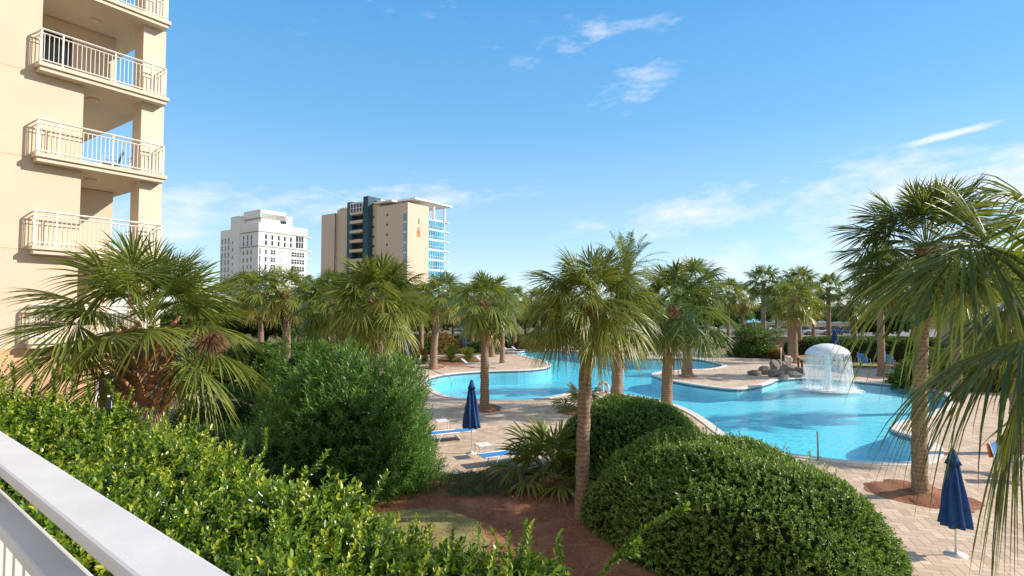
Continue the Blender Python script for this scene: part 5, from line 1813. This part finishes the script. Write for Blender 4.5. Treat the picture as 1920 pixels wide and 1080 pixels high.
# shaded left face (plane v=0)
for px_ in (454.5, 462, 469):
    u_ = u_at(O2, px_)
    for z in (35.0, 32.6) + tuple(29.0 - 3.05 * k for k in range(7)):
        part('window', 'glass_dark', [(u_ - .45, u_ + .45, -.06, .01, z, z + (2.0 if z > 32 else 1.7))], wh, O2)
for px_ in (413.5, 419.5, 425.5):
    u_ = u_at(O2, px_)
    for z in (34.6, 31.6) + tuple(28.5 - 3.05 * k for k in range(7)):
        part('window', 'glass_dark', [(u_ - .4, u_ + .4, .14, .21, z, z + 2.3)], wh, O2)
for k in range(8):
    z = 34 - 3.05 * k
    part('window', 'glass_dark', [((ua + ub) / 2 + 1.2, (ua + ub) / 2 + 1.9, -.66, -.59, z, z + 1.3)], wh, O2)
part('terrace_opening', 'glass_dark', [(1.44, 1.51, 10.5, 13.2, 42.6, 43.8)], wh, O2)

# grey-roofed house at the right
ho = thing('grey_roofed_house', (48.5, 50, 0), 'low house with a dark grey hipped roof at the right edge behind the palms', 'building')
MB().box((0, 0, 3.7), (14, 9, 7.38)).build('wall', 'house_wall', ho)
rf = MB()
rf.add([(-7.8, -5.3, 7.4), (7.8, -5.3, 7.4), (7.8, 5.3, 7.4), (-7.8, 5.3, 7.4), (-3.2, 0, 10.4), (3.2, 0, 10.4), (-7.8, -5.3, 7.2), (7.8, -5.3, 7.2), (7.8, 5.3, 7.2), (-7.8, 5.3, 7.2)],
       [(0, 1, 5, 4), (1, 2, 5), (2, 3, 4, 5), (3, 0, 4), (6, 7, 1, 0), (7, 8, 2, 1), (8, 9, 3, 2), (9, 6, 0, 3), (9, 8, 7, 6)])
rf.build('roof', 'roof_dark', ho)
for x in (-5, -1.8, 1.8, 5):
    g_ = MB().box((x, -4.52, 4.7), (1.3, .1, 1.5)).build('window', 'glass_dark', ho)
    fm = MB()
    fm.box((x, -4.6, 5.5), (1.5, .1, .1)); fm.box((x, -4.6, 3.9), (1.5, .1, .1)); fm.box((x - .7, -4.6, 4.7), (.1, .1, 1.5)); fm.box((x + .7, -4.6, 4.7), (.1, .1, 1.5))
    fm.build('frame', 'white_paint', g_)
for y in (-2.5, 2):
    MB().box((-7.02, y, 4.6), (.1, 1.3, 1.5)).build('window', 'glass_dark', ho)

# ------------------------------------------------------------------ the railing we look over
rt = thing('balcony_railing', (0, 0, H - 1.55), 'white painted metal balcony railing crossing the lower left corner, close to the viewer', 'railing')
E1 = Vector((0.625, 0.781, 0)); E2 = Vector((-0.781, 0.625, 0))
def W3(w_, t, h):
    return E1 * w_ + E2 * t + Vector((0, 0, 1.55 - h))
def prism(name, wa, wb, ha, hb, t0=-1.5, t1=9.0, bevel=.006):
    m = MB()
    c = [W3(w_, t, h_) for h_ in (hb, ha) for (w_, t) in ((wa, t0), (wa, t1), (wb, t1), (wb, t0))]
    m.add(c, [(0, 1, 2, 3), (7, 6, 5, 4), (4, 5, 1, 0), (5, 6, 2, 1), (6, 7, 3, 2), (7, 4, 0, 3)])
    return m.build(name, 'rail_paint', rt, bevel=bevel)
prism('handrail', .350, .4555, .438, .470, bevel=.008)
prism('lower_rail', .314, .384, .541, .572)
prism('bottom_rail', .325, .365, 1.42, 1.45)
m = MB()
t = -1.4
while t < 9:
    c = [W3(w_, tt, h_) for h_ in (1.42, .572) for (w_, tt) in ((.338, t), (.338, t + .03), (.368, t + .03), (.368, t))]
    m.add(c, [(0, 1, 2, 3), (7, 6, 5, 4), (4, 5, 1, 0), (5, 6, 2, 1), (6, 7, 3, 2), (7, 4, 0, 3)])
    t += .105
m.build('balusters', 'rail_paint', rt)
for t in (-1.2, 3.2, 7.4):
    m = MB()
    c = [W3(w_, tt, h_) for h_ in (1.55, .470) for (w_, tt) in ((.37, t), (.37, t + .05), (.42, t + .05), (.42, t))]
    m.add(c, [(0, 1, 2, 3), (7, 6, 5, 4), (4, 5, 1, 0), (5, 6, 2, 1), (6, 7, 3, 2), (7, 4, 0, 3)])
    m.build('post', 'rail_paint', rt)
fl_ = thing('balcony_floor', (0, 0, H - 1.55), 'pale concrete balcony floor under the white railing', 'balcony')
m = MB()
c = [W3(w_, t, h_) for h_ in (1.75, 1.552) for (w_, t) in ((-2.0, -1.5), (-2.0, 9), (.5, 9), (.5, -1.5))]
m.add(c, [(0, 1, 2, 3), (7, 6, 5, 4), (4, 5, 1, 0), (5, 6, 2, 1), (6, 7, 3, 2), (7, 4, 0, 3)])
m.build('floor_slab', 'stucco_trim', fl_)
